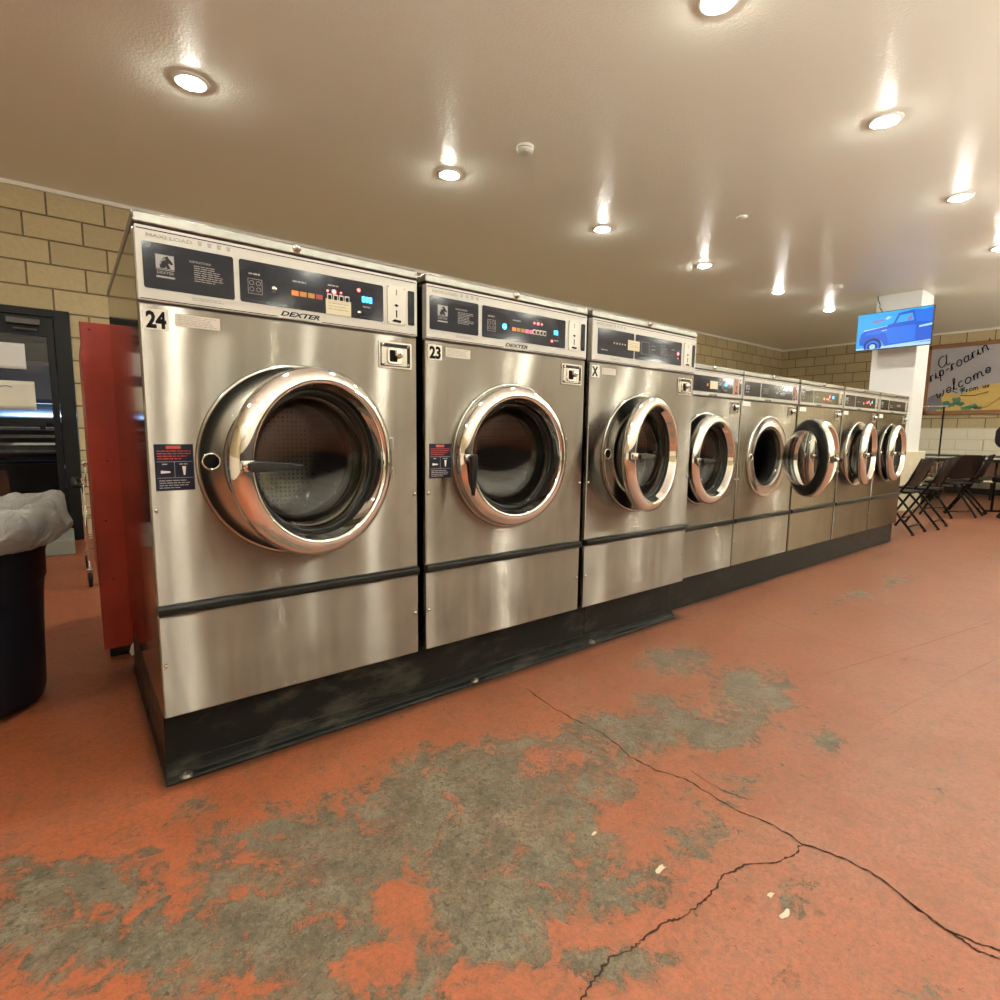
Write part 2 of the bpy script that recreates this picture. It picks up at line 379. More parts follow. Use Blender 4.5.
        # water temp diagram
        if cfg.get('diagram'):
            a=cfg['diagram']; m=MB()
            for (q,w_) in ((0,0),(1,0),(0,1),(1,1)):
                c=(xx(a)+.010+q*.018,yw,wzf(.33)+w_*.017); m.lathe([(.0062,0),(.0062,-.0004),(.0052,-.0004),(.0052,0)],c,n=16)
            xa,xb,za,zb=xx(a),xx(a)+.038,wzf(.22),wzf(.58)
            for r_ in ((xa,xb,za,za+.001),(xa,xb,zb-.001,zb),(xa,xa+.001,za,zb),(xb-.001,xb,za,zb)): m.prism([(r_[0],r_[2]),(r_[1],r_[2]),(r_[1],r_[3]),(r_[0],r_[3])],yw-.0004,yw)
            m.obj('cycle_diagram',PRINTG,cp); print_lines(cp,xx(a)+.003,xx(a)+.034,wzf(.66),wzf(.73),1,yw,PRINTG,'small_print',8,.5)
    else:
        text('maker_lettering','DEXTER',.013,(xx(.29),yf,zz(.055)),INK,cp,width=.085,shear=.35,bold=.0005)
    for it in cfg['items']:
        kd=it[0]
        if kd=='led': led(cp,xx(it[1]),wzf(it[2]),yw,it[3],it[4])
        elif kd=='bars': bars(cp,[xx(it[1]+q*it[3]) for q in range(it[4])],wzf(it[2]),it[3]*.82,hw*.12,yw,it[5])
        elif kd=='digits': seven(cp,xx(it[1]),wzf(it[2]),yw,it[3],it[4],it[5])
        elif kd=='note':
            m=MB().prism([(xx(it[1]),wzf(it[3])),(xx(it[2]),wzf(it[3])),(xx(it[2]),wzf(it[4])),(xx(it[1]),wzf(it[4]))],yw-.0015,yw-.0008); nt=m.obj('taped_note',NOTE,cp)
            if big and it[2]-it[1]>.05: print_lines(nt,xx(it[1])+.008,xx(it[2])-.006,wzf(it[3])+.012,wzf(it[3])+.038,3,yw-.0016,PRINTD,'note_writing',4,.18)
        elif kd=='buttons':
            for q in range(4):
                bx=xx(it[1]+q*it[3]); bz=wzf(it[2]); m=MB(); m.prism(rrect(bx-.0075,bx+.0075,bz-.0095,bz+.0095,.002,2),yw-.0022,yw-.0004); m.mi=1; m.prism(rrect(bx-.0048,bx+.0048,bz-.007,bz+.005,.001,2),yw-.0032,yw-.0022); m.obj('push_button',[STICKG,INK],cp)
        elif kd=='small': print_lines(cp,xx(it[1]),xx(it[2]),wzf(it[3]),wzf(it[3]+.07),1,yw,PRINTG,'small_print',9,.5)
        elif kd=='dots':
            for q in range(5): led(cp,xx(it[1]+q*.019),wzf(it[2]),yw,.0045,COIN,'reflection_dot')  # pale discs stand for a row of reflections in the window
        elif kd=='box':
            m=MB(); a,b,c,d=xx(it[1]),xx(it[2]),wzf(it[3]),wzf(it[4])
            for r_ in ((a,b,c,c+.0012),(a,b,d-.0012,d),(a,a+.0012,c,d),(b-.0012,b,c,d)): m.prism([(r_[0],r_[2]),(r_[1],r_[2]),(r_[1],r_[3]),(r_[0],r_[3])],yw-.0004,yw)
            m.obj('printed_box',PRINTG,cp)
    # coin plate and slot window
    a,b=cfg['coin']; m=MB(); c0,c1=zz(.18),zz(.83)
    m.prism(rrect(xx(a),xx(b),c0,c1,.003,3),yf-.003,yf); m.mi=1
    xm=(xx(a)+xx(b))/2
    m.prism([(xm-.0012,c1-.028*k),(xm+.0012,c1-.028*k),(xm+.0012,c1-.010),(xm-.0012,c1-.010)],yf-.0034,yf-.003)
    m.prism([(xm-.009,(c0+c1)/2),(xm,(c0+c1)/2-.005),(xm+.009,(c0+c1)/2),(xm,(c0+c1)/2+.005)],yf-.0034,yf-.003)
    m.prism([(xm-.0022,c0+.022*k),(xm+.0022,c0+.022*k),(xm+.0022,c0+.046*k),(xm-.0022,c0+.046*k)],yf-.0034,yf-.003)
    m.prism([(xm-.018,c0+.008),(xm+.014,c0+.006),(xm+.018,c0+.014),(xm-.008,c0+.016)],yf-.0034,yf-.003)
    for sx in (xx(a)+.004,xx(b)-.004):
        for sz in (c0+.004,c1-.004): m.lathe([(0,-.0008),(.0018,0)],(sx,yf-.003,sz),n=8)
    m.obj('coin_plate',[cfg.get('coinm',COIN),INK],cp)
    a,b=cfg['slot']; MB().prism(rrect(xx(a),xx(b),zz(.20),zz(.80),.004,3),yf-.0012,yf).obj('coin_window',WINDOWD,cp)
    # coin box lock
    a,b=cfg['lock']; lz0,lz1=(1.008,1.094) if big else (.968,1.042); a,b=XO+a,XO+b
    m=MB(); P=rrect(a,b,lz0,lz1,.004,3); m.prism(P,-.003,0); 
    lb=m.obj('coin_box_lock',SATIN,root,.001)
    m=MB(); m.prism(rrect(a+.006,b-.006,lz0+.006,lz1-.006,.003,3),-.0036,-.003); m.obj('recess_shade',STRIP,lb); MB().prism(rrect(a+.009,b-.018,lz0+.009,lz1-.018,.003,3),-.0042,-.0036).obj('recess_plate',SATIN,lb)  # black plate shows wider at right and top, as painted recess shade
    mx,mz=(a+b)/2,(lz0+lz1)/2
    m=MB(); m.prism(rrect(mx-.032*k,mx+.024*k,mz-.030*k,mz+.024*k,.012,5),-.0085,-.0036); m.obj('lock_boss',CHROME,lb,.002)
    m=MB(); m.prism(rrect(mx-.024*k,mx+.004*k,mz-.022*k,mz+.016*k,.004,3),-.009,-.0085); m.obj('lock_opening',INK,lb)
    m=MB(); m.lathe([(0,-.026),(.010,-.026),(.014,-.020),(.015,-.0085)],(mx+.006,0,mz+.003),n=20); m.mi=1; m.box(mx+.005,mx+.007,-.0266,-.0258,mz-.002,mz+.008); m.obj('lock_cylinder',[CHROME,INK],lb)
    if big:
        for sx in (a+.014,b-.014):
            for sz in (lz0+.013,lz1-.013): scr(lb,sx,sz,-.0036,.005)
    # decals
    if 'num' in cfg:
        nz=(1.272-.2207,1.323-.2207); w0,w1=cfg['numx']; pl=MB().prism(rrect(XO+w0,XO+w1,nz[0],nz[1],.002,2),-.0012,-.0004).obj('number_decal',STICKW,root)
        text('numeral',cfg['num'],.056,(XO+w0+.005,-.0013,nz[0]+.0055),INK,pl,width=(w1-w0)-.010,bold=.0024)
    if 'stick' in cfg:
        a,b,c,d=cfg['stick']; st=MB().prism(rrect(XO+a,XO+b,c,d,.002,2),-.0012,-.0004).obj('notice_sticker',STICKG if big else STICKW,root)
        if big: print_lines(st,XO+a+.005,XO+b-.01,c+.003,d-.003,6 if big and b-a>.09 else 3,-.0013,PRINTD,'sticker_print',6,.3)
    if 'warn' in cfg:
        a,b,c,d=cfg['warn']; a+=XO;b+=XO
        st=MB().prism([(a,c),(b,c),(b,d),(a,d)],-.0012,-.0004).obj('warning_sticker',NAVY,root); hh=d-c; ww=b-a; q=-.0013
        m=MB().prism(rrect(a+ww*.3,a+ww*.68,d-hh*.10,d-hh*.03,.002,2),q-.0004,q); m.obj('warning_heading',[mat('sticker_red',(.45,.08,.05),.5) if 'sticker_red' not in MATS else MATS['sticker_red']],st)
        print_lines(st,a+.006,b-.006,d-hh*.34,d-hh*.12,4,q,REDINK,'warning_print',2,.35)
        m=MB()
        for r_ in ((a+.004,b-.003,c+hh*.62,c+hh*.628),(a+.004,b-.003,c+hh*.27,c+hh*.278),(a+ww*.49,a+ww*.50,c+hh*.27,c+hh*.62)): m.prism([(r_[0],r_[2]),(r_[1],r_[2]),(r_[1],r_[3]),(r_[0],r_[3])],q-.0004,q)
        m.obj('divider_line',PRINTG,st)
        m=MB(); m.prism([(a+ww*.14,c+hh*.37),(a+ww*.38,c+hh*.385),(a+ww*.38,c+hh*.415),(a+ww*.14,c+hh*.435)],q-.0004,q); m.obj('lever_symbol',STICKW,st); m=MB(); m.prism([(a+ww*.72,c+hh*.33),(a+ww*.76,c+hh*.33),(a+ww*.79,c+hh*.52),(a+ww*.69,c+hh*.52)],q-.0004,q); m.obj('lever_symbol',STICKW,st)
        print_lines(st,a+ww*.18,a+ww*.34,c+hh*.55,c+hh*.59,1,q,PRINTG,'warning_print',3,.6); print_lines(st,a+ww*.62,a+ww*.84,c+hh*.55,c+hh*.59,1,q,PRINTG,'warning_print',4,.6)
        print_lines(st,a+.008,b-.012,c+.004,c+hh*.24,4,q,PRINTG,'warning_print',5,.35)
    for sz in ((.583,.151) if big else (.56,.16)):
        scr(root,x0+.012,sz); scr(root,x1-.012,sz)
    # flange, gasket, drum
    K=k
    m=MB(); f0=.285 if big else .2857
    m.lathe([(f0*K,0),(f0*K,-.006),((f0-.004)*K,-.011),((f0-.010)*K,-.009),(.226*K,-.007),(.220*K,-.011),(.212*K,-.011),(.206*K,-.004),(.200*K,.0),(.197*K,.03)],(cx,0,cz),n=96)
    fl=m.obj('door_flange',RINGST if not cfg.get('lightflange') else SATIN,root)
    m=MB(); m.lathe([(0,-.0095),(.019*K,-.0095),(.021*K,-.0085)],(cx-.247*K,0,cz+.003),n=24); m.obj('latch_hole',INK,fl)
    m=MB(); m.lathe([(.0195*K,-.0085),(.021*K,-.0125),(.0235*K,-.0115),(.0245*K,-.008)],(cx-.247*K,0,cz+.003),n=24); m.obj('latch_bezel',CHROME,fl)
    m=MB(); m.lathe([(.197*K,.028),(.190*K,.035),(.187*K,.07),(.183*K,.10),(.20*K,.115)],(cx,0,cz),n=72); m.obj('door_gasket',RUBBER,root)
    m=MB(); m.lathe([(.195*K,.112),(.262*K,.125),(.27*K,.14),(.27*K,.56),(.262*K,.60),(.24*K,.62),(0,.625)],(cx,0,cz),n=72); dr=m.obj('drum',DRUM,root)
    # door on right-hand hinge
    R0=.275*K; hx=cx+dx+R0
    hg=empty_mesh_hinge(root,hx,cz,K)
    r=.272*K
    prof=[(.262,-.012),(.268,-.014),(.272,-.020),(.272,-.036),(.2705,-.043),(.266,-.050),(.259,-.0565),(.250,-.0615),(.240,-.0645),(.231,-.0650),(.2265,-.0635),(.2235,-.059),(.2215,-.052),(.2150,-.036),(.2125,-.030)]
    m=MB(); m.lathe([(a*K,b) for a,b in prof],(-R0,0,0),n=112); dn='door'
    door=m.obj(dn,CHROME,root,loc=(hx,0,cz)); door.rotation_euler=(0,0,math.radians(theta))
    m=MB(); m.lathe([(.2125*K,-.031),(.207*K,-.022),(.207*K,-.012),(.197*K,-.008),(.197*K,.002),(.190*K,.006)],(-R0,0,0),n=72)
    m.lathe([(.190*K,.006),(.20*K,.010),(.235*K,.004),(.262*K,-.006),(.262*K,-.012)],(-R0,0,0),n=72); m.obj('door_seal',RUBBER,door)
    g1=[(.207,-.016),(.192,-.012),(.189,.012),(.184,.035),(.174,.052),(.155,.065),(.13,.074),(.10,.081),(.065,.086),(.03,.0885),(.0,.089)]
    g2=[(.0,.093),(.03,.0925),(.066,.090),(.102,.085),(.133,.078),(.159,.068),(.178,.054),(.188,.036),(.193,.012),(.1965,-.006),(.207,-.010)]
    m=MB(); m.lathe([(a*K,b) for a,b in g2+g1],(-R0,0,0),n=72)
    m.obj('door_glass',GLASS,door)
    m=MB(); m.lathe([(.207*K,-.018),(.199*K,-.020),(.196*K,-.014),(.198*K,-.010)],(-R0,0,0),n=72); m.obj('glass_retainer',RUBBER,door)
    # lever
    lv=cfg.get('lever','h'); px=-R0-.243*K
    m=MB(); m.prism(rrect(-.020,.018,-.014,.014,.006,3),-.070,-.060); m.lathe([(0,-.090),(.012,-.090),(.014,-.086),(.014,-.066)],(0,0,0),n=18)
    m.xform(Matrix.Translation((px,0,0))); m.obj('latch_plate',CHROME,door,.001)
    m=MB(); m.prism([(-.016,-.008),(-.008,-.014),(.03,-.014),(.10,-.010),(.132,-.004),(.134,.001),(.10,.006),(.03,.012),(-.008,.013),(-.016,.008)],-.104,-.086)
    if lv=='v': m.xform(Matrix.Rotation(PI/2,4,'Y'))
    m.xform(Matrix.Translation((px,0,0))); m.obj('door_handle',BLACKP,door,.003)
    return root
def empty_mesh_hinge(root,hx,cz,K):
    m=MB()
    for s in (-.05,.05):
        m.box(hx-.004,hx+.026,-.022,-.001,cz+s-.022,cz+s+.022)
    m.cyl((hx+.004,-.012,cz-.085),(hx+.004,-.012,cz+.085),.0085,12)
    return m.obj('hinge',SATIN,root,.002)
P=.8326
BIG=dict(coin=(.687,.752),slot=(.763,.787),lock=(.657,.778))
orow=('bars',.391,.40,.024,4,[LEDO,LEDY,LEDY,mat('dim_red_led',(.2,.02,.02),.4,emit=(.9,.1,.05),estr=.15)])
make_washer(0,0,.2207,True,'first and nearest big stainless front-load washer, numbered 24, at the left end of the row',17,
 dict(BIG,wins=((.016,.227),(.241,.673)),emblem=.044,instr=(.12,.20),diagram=.262,num='24',numx=(.011,.066),stick=(.081,.188,1.066,1.098),warn=(.015,.106,.635,.758),
 items=[('led',.333,.42,.007,RINGST),orow,('small',.385,.44,.66),('small',.49,.54,.72),('led',.489,.60,.0035,LEDR),('led',.509,.60,.007,LEDR),('led',.531,.60,.003,LEDR),('led',.589,.76,.0055,LEDR),('digits',.600,.46,'888',.017,LEDC),('small',.602,.64,.30),('note',.482,.562,.0,.40),('buttons',.494,.45,.0185),('led',.59,.16,.006,RINGST)]),-.0)
make_washer(P,0,.2207,True,'second big stainless washer from the left, numbered 23, with its round door shut',0,
 dict(BIG,wins=((.014,.221),(.238,.668)),emblem=.046,instr=(.12,.20),diagram=.262,num='23',numx=(.012,.068),stick=(.083,.19,1.066,1.098),warn=(.015,.106,.635,.758),lever='v',
 items=[('led',.344,.44,.011,LEDC),('bars',.391,.40,.022,5,[LEDO,LEDY,LEDY,mat('pink_led',(.6,.1,.2),.4,emit=(1,.12,.25),estr=1.2),MATS['pink_led']]),('small',.385,.44,.66),('led',.495,.72,.004,LEDR),('led',.515,.72,.006,LEDR),('led',.535,.72,.004,LEDR),('buttons',.494,.42,.0185),('digits',.603,.44,'88',.017,LEDC),('led',.592,.20,.005,LEDR),('small',.605,.64,.20)]),-.01)
make_washer(2*P,0,.2207,True,'third big stainless washer from the left, marked with a black X and its door ajar',12,
 dict(BIG,cx=.375,wins=((.036,.285),(.296,.667)),instr=(.48,.55),num='X',numx=(.010,.060),stick=(.075,.17,1.068,1.096),brand=0,
 items=[('dots',.145,.50),('note',.24,.325,.32,.72),('box',.34,.40,.25,.75),('small',.06,.12,.15),('small',.42,.46,.6),('small',.42,.46,.45),('small',.58,.62,.6),('led',.637,.50,.008,LEDR),('led',.637,.30,.003,LEDR)]),-.04)
q=.7837; x4=2.3634; Ys=.0985; Zs=.188
SM=dict(coin=(.710,.748),slot=(.758,.778),lock=(.625,.725),emblem=.03)
TW=((.012,.222),(.236,.70))
make_washer(2.478,Ys,Zs,False,'first small stainless washer of the row, tucked against the tall washer marked X',5,
 dict(W=.662,cx=.283,wins=((.02,.548),),coin=(.563,.605),slot=(.622,.643),lock=(.540,.640),coinm=COINR,items=[('led',.27,.45,.008,LEDO),('note',.295,.375,.22,.72),('small',.385,.43,.5),('led',.47,.60,.012,LEDB),('digits',.455,.5,'88',.014,LEDC),('small',.45,.5,.15)]),0)
make_washer(x4+q+.005,Ys,Zs,False,'small washer beside a swung-open door, its empty drum opening in full view',50,
 dict(SM,wins=TW,stick=(.02,.11,1.02,1.048),lightflange=1,coinm=COINR,items=[('small',.26,.36,.45),('small',.26,.36,.3),('small',.26,.36,.6),('led',.46,.42,.007,COIN),('small',.52,.60,.42),('small',.52,.60,.30)]))
make_washer(x4+2*q+.005,Ys,Zs,False,'small washer half hidden behind the wide-open glass door of its left neighbour',0,
 dict(SM,wins=TW,stick=(.02,.12,1.015,1.045),items=[('small',.26,.36,.45),('led',.42,.4,.008,LEDR),('led',.47,.4,.006,LEDR),('led',.52,.62,.009,LEDR),('led',.50,.4,.006,LEDR),('digits',.58,.5,'88',.018,LEDC),('small',.5,.6,.25)]))
make_washer(x4+3*q+.005,Ys,Zs,False,'second small washer from the far end, its chrome door ajar beside a dark drum opening',9,
 dict(SM,wins=TW,stick=(.02,.11,1.015,1.045),lightflange=1,items=[('small',.26,.36,.45),('led',.42,.4,.006,LEDR),('led',.50,.5,.008,LEDR),('led',.54,.6,.009,LEDR),('led',.58,.4,.006,LEDR),('digits',.61,.5,'8',.018,LEDC)]))
make_washer(x4+4*q+.005,Ys,Zs,False,'farthest small washer at the right end of the row, next to the folding chairs',4,
 dict(SM,wins=TW,stick=(.02,.11,1.01,1.045),items=[('small',.26,.36,.45),('small',.26,.36,.3),('small',.45,.60,.45),('small',.45,.60,.6)]))
# ---------------------------------------------------------------- room
H=3.04; YB=4.6; XF=13.204; XL=-3.2; YF=-6.6
def xs_(a,b,c,d,fine):
    L=list(np.arange(a,b,.4))+list(np.arange(b,c,fine))+list(np.arange(c,d,.4))+[d]; return np.array(sorted(set(np.round(L,4))))
gx=xs_(XL,-.9,4.6,XF,.03); gy=xs_(YF,-1.9,1.3,YB,.03)
GX,GY=np.meshgrid(gx,gy,indexing='ij')
BL=[(-0.238,-0.353,68.37,26.35,34.01,1.0),(-0.032,-0.539,47.75,23.9,37.2,1.0),(-0.292,-0.153,186.42,73.57,89.79,0.8),(-0.11,-0.237,156.49,104.75,145.14,0.8),(0.226,-0.616,42.36,2.72,23.85,1.0),(0.143,-0.286,58.89,35.37,56.92,1.0),(0.042,-0.064,596.46,391.44,578.66,0.6),(0.548,-0.447,25.6,4.62,22.89,1.0),(0.701,-0.614,24.33,4.7,27.72,1.0),(0.685,-0.862,28.3,3.76,37.57,1.0),(0.482,-0.744,28.63,-3.16,23.32,1.1),(0.96,-0.417,52.23,45.8,81.32,0.9),(0.702,-0.391,66.03,45.77,88.28,0.7),(1.055,-0.658,31.19,-6.28,45.37,1.0),(1.313,-0.5,93.76,83.01,160.96,1.0),(1.51,-0.714,33.59,23.61,65.48,1.69),(1.964,-0.678,20.29,-7.66,58.15,1.69),(1.959,-0.307,32.15,0.37,63.91,1.69),(1.55,-0.474,115.09,78.44,207.2,1.01),(1.037,-1.009,63.53,12.93,130.44,1.12),(1.33,-0.956,77.79,22.86,178.74,1.0),(1.768,-1.017,154.31,-160.11,722.87,1.69),(0.75,-1.016,83.51,49.39,139.82,0.7),(0.653,-1.117,182.54,130.3,310.04,0.8),(1.019,-1.238,117.21,55.52,291.49,0.5),(1.062,-1.493,217.95,5.62,1190.06,1.12),(0.922,-1.373,368.39,19.47,1278.6,0.5),(0.514,-1.01,260.37,252.21,411.6,0.6),(0.847,-1.315,409.4,196.74,1009.34,0.6),(0.254,-0.884,244.77,197.43,321.45,0.9),(3.82,-0.397,19.67,3.15,74.38,0.84),(4.479,-0.414,14.94,-6.36,84.19,1.01),(3.294,-0.394,26.29,-5.25,96.99,0.68),(0.098,-0.691,114.83,23.57,67.97,0.9),(1.7,-1.32,227.91,147.46,815.82,0.68),(1.465,-1.437,418.28,359.77,1363.33,0.38),(0.358,-0.734,269.01,-44.56,160.56,-1.6),(0.224,-0.801,591.06,564.66,830.14,-1.4),(-0.017,-0.308,2953.21,-370.26,115.62,-1.0),(0.136,-0.211,942.51,253.54,561.6,-0.7),(0.432,-1.016,545.03,456.65,809.34,-1.6),(0.616,-1.021,425.77,424.13,697.93,-1.2),(0.742,-0.905,423.14,230.32,655.82,-0.5),(-0.155,-0.372,946.77,1012.37,1335.85,-0.9),(-0.163,-0.517,1439.62,1248.95,1660.81,-0.6),(0.643,-0.688,443.98,-30.14,443.02,-0.6),(1.013,-0.527,390.18,388.69,642.9,-0.7),(0.964,-0.91,155.41,81.82,272.89,-0.7),(0.741,-1.088,639.88,364.26,1122.59,-0.8),(0.037,-0.717,875.57,557.93,869.88,-0.9),(0.673,-1.194,650.43,543.2,1162.91,-0.7),(1.076,-1.081,285.22,220.18,571.18,-0.8)]
wear=np.zeros_like(GX)-.42
for (bx,by,a,b,c,s) in BL:
    dx_=GX-bx; dy_=GY-by; wear+=s*1.15*np.exp(-.8*(a*dx_*dx_+2*b*dx_*dy_+c*dy_*dy_))
wear=np.clip(wear,-.9,1.1)
gd=np.maximum(np.maximum(GX-2.5,-GX),np.where(GY<.03,.03-GY,0)); grime=np.clip(1-np.clip(gd,0,None)/.035,0,1)*.85*(GY<1.1)
gd2=np.maximum(np.maximum(GX-6.3,2.4-GX),np.where(GY<.12,.12-GY,0)); grime=np.maximum(grime,np.clip(1-np.clip(gd2,0,None)/.04,0,1)*.7*(GY<1.1))
grime=np.maximum(grime,.55*np.exp(-((GX+.02)**2/.012+(GY-1.05)**2/.05)))
for (a,b,c) in ((5.30,-.07,.02),(1.75,-.06,.0)):
    grime=np.maximum(grime,(.8 if c else 0)*np.exp(-((GX-a)**2/.03+(GY-b)**2/.002)))
nx,ny=GX.shape; vs=np.stack([GX,GY,np.zeros_like(GX)],-1).reshape(-1,3).tolist()
fs=[(i*ny+j,(i+1)*ny+j,(i+1)*ny+j+1,i*ny+j+1) for i in range(nx-1) for j in range(ny-1)]
me=bpy.data.meshes.new('floor'); me.from_pydata(vs,[],fs); me.materials.append(FLOOR)
for nm,arr in (('wear',wear),('grime',grime)):
    a=me.attributes.new(nm,'FLOAT','POINT'); a.data.foreach_set('value',arr.reshape(-1).astype(np.float32))
fo=bpy.data.objects.new('floor',me); COL.objects.link(fo); tag(fo,kind='structure')
def ribbon(pts,w,seed,jit=.0035,z=.0011,sub=7,wj=.6):
    rr=random.Random(seed); P=[Vector((a,b,0)) for a,b in pts]; Q=[]
    for i in range(len(P)-1):
        for k in range(sub):
            p=P[i].lerp(P[i+1],k/sub); n=(P[i+1]-P[i]).normalized(); Q.append(p+Vector((-n.y,n.x,0))*rr.uniform(-jit,jit))
    Q.append(P[-1]); vs=[];fs=[]
    for i,p in enumerate(Q):
        d=(Q[min(i+1,len(Q)-1)]-Q[max(i-1,0)]).normalized(); n=Vector((-d.y,d.x,0)); ww=w*(1-wj+2*wj*rr.random())*.5
        if i in (0,len(Q)-1): ww*=.2
        vs+=[(p.x+n.x*ww,p.y+n.y*ww,z),(p.x-n.x*ww,p.y-n.y*ww,z)]
    for i in range(len(Q)-1): fs.append((2*i,2*i+1,2*i+3,2*i+2))
    return MB().add(vs,fs)
CR1=[[1.227,-0.108],[1.206,-0.276],[1.208,-0.404],[1.219,-0.512],[1.207,-0.602],[1.184,-0.67],[1.191,-0.76],[1.224,-0.846],[1.223,-0.892],[1.215,-1.004],[1.241,-1.101],[1.23,-1.173],[1.26,-1.254],[1.265,-1.322],[1.237,-1.398],[1.215,-1.465],[1.23,-1.511],[1.242,-1.547],[1.24,-1.605],[1.25,-1.8]]
CR2=[[1.23,-1.173],[1.178,-1.179],[1.129,-1.166],[1.046,-1.122],[0.983,-1.107],[0.914,-1.115],[0.858,-1.115],[0.801,-1.113],[0.763,-1.095],[0.7,-1.094],[0.655,-1.092],[0.61,-1.079],[0.565,-1.087],[0.518,-1.098],[0.465,-1.112],[.3,-1.14]]
for pts,w,sd in ((CR1,.0048,1),(CR2,.0042,2),([[1.237,-1.398],[1.218,-1.476],[1.207,-1.515],[1.219,-1.551]],.004,3),([[1.277,-.825],[1.262,-.933],[1.289,-1.008]],.002,4)):
    o=ribbon(pts,w,sd).obj('floor_crack',CRACK,fo)
for pts,w,sd in (([[2.926,-.127],[2.86,-.3],[2.809,-.489],[2.802,-.813],[2.908,-1.13]],.006,5),([[2.189,-.756],[3.949,-1.088]],.006,6),([[1.937,-1.051],[3.254,-1.206]],.0045,7),([[3.9,-.3],[3.4,-1.0]],.005,8)):
    o=ribbon(pts,w,sd,.004).obj('floor_seam',SEAM,fo)
CHIP=mat('bare_chip',(.46,.38,.29),.8)
for (a,b,c,sd) in ((.875,-1.005,.013,1),(.985,-1.243,.012,2),(1.01,-1.20,.009,3),(.84,-.83,.008,4)):
    rr=random.Random(sd); n=11; P=[]
    for k in range(n):
        t=2*PI*k/n; r=c*(.5+.6*rr.random()); P.append((a+r*1.6*math.cos(t),b+r*.7*math.sin(t)))
    MB().prism(P,.0003,.0014,'xy').obj('bare_chip',CHIP,fo)
struct('ceiling',MB().box(XL,XF,YF,YB,H,H+.1),CEIL)
m=MB(); m.box(XL,-1.17,YB,YB+.2,0,H); m.box(-.075,XF,YB,YB+.2,0,H); m.box(-1.17,-.075,YB,YB+.2,2.035,H); struct('wall_back',m,BRX)
struct('wall_right',MB().box(XF,XF+.2,YF,YB+.2,0,H),BRY)
struct('wall_left',MB().box(XL-.2,XL,YF,YB+.2,0,H),BRY)
struct('wall_front',MB().box(XL-.2,XF+.2,YF-.2,YF,0,H),FRONTW)
struct('trim_1',MB().box(XL,XF-.02,YB-.022,YB,H-.035,H),TRIMW,.003)
struct('trim_2',MB().box(XF-.022,XF,YF,YB-.0225,H-.035,H),TRIMW,.003)
struct('baseboard_right',MB().box(XF-.02,XF,YF,YB-.03,0,.11),BASEB)
struct('added_reflection_panel',MB().box(XL,XF,YF,YF+.02,0,1.7),DARKW)  # unseen dark panel added to give chrome and glass something dark to reflect
# pillar
m=MB().box(9.13,9.66,.86,1.40,.0,H-.0005); struct('pillar',m,PILLAR,.006)
struct('pillar_base',MB().box(9.06,9.73,.79,1.47,0,.84),CREAM,.008)
# plinths
def plinth(name,x0,x1,y0,h,label,skirt):
    r=empty(name,(x0,y0,0)); tag(r,label,'plinth')
    m=MB().box(0,x1-x0,0,.95,0,h-.0008); m.obj('kick_board',PLINTH,r,.003)
    if skirt:
        m=MB(); P=[(-.026,0),(-.030,.006),(-.024,.012),(-.012,.018),(-.006,.034),(-.004,.055),(-.0003,.055),(-.0003,0)]
        m.prism(P,-.006,x1-x0+.018,'yz'); m.obj('floor_flange',PLINTH,r,.002)
        m=MB(); P=[(-.004,0),(-.004,.006),(-.002,.02),(-.0003,.03),(-.0003,0)]
        vs=[(-.002+a,b,c) for b in (-.0003,.95) for a,c in P]; 
        m.add(vs,[(0,1,2,3,4),(9,8,7,6,5)]+[(k,k+5,(k+1)%5+5,(k+1)%5) for k in range(5)]); m.obj('side_flange',PLINTH,r)
        for bx in (.045,1.08,1.78):
            m=MB(); m.lathe([(0,.013),(.006,.013),(.0075,.010),(.0085,.010),(.017,.006),(.019,.0)],(bx,-.0165,.012),'z',n=18); m.obj('anchor_bolt',mat('bolt_metal',(.13,.11,.09),.45,.8) if 'bolt_metal' not in MATS else MATS['bolt_metal'],r)
        for bx in (1.742,):
            MB().box(bx-.0015,bx+.0015,-.0015,0,.05,h-.001).obj('joint_line',INK,r)
    return r
plinth('machine_plinth',.004,2.445,.062,.2207,'tall black metal plinth with bolted flange under the three big washers',True)
plinth('machine_plinth',2.475,6.25,.127,.188,'lower black plinth under the five small washers',False)
# ---------------------------------------------------------------- red partition panel
r=empty('partition_panel',(-.04,1.21,0)); tag(r,'upright red painted panel standing behind the left side of washer 24','panel')
MB().box(-.052,.42,0,.04,.045,1.455).obj('front_board',RED,r,.003)
MB().box(-.046,.42,.0405,.75,.30,1.40).obj('side_board',RED,r,.003)
MB().box(-.03,.42,.02,.2,0,.0445).obj('toe_block',PLINTH,r,.002)
for (a,b) in ((-.02,1.425),(.01,.88),(-.012,.62),(.0,.36)):
    MB().lathe([(0,-.0006),(.0035,-.0004),(.004,0)],(a,0,b),n=10).obj('screw_hole',INK,r)
o=MB().prism([(.0,0),(.03,.005),(.035,.02),(.02,.045),(.012,.07),(.0,.05),(-.008,.02)],-.001,.001).obj('paper_scrap',STICKW,None,loc=(.005,1.195,.001)); o.rotation_euler=(.2,0,0); tag(o,'small torn white paper scrap on the floor at the foot of the red panel','paper scrap')
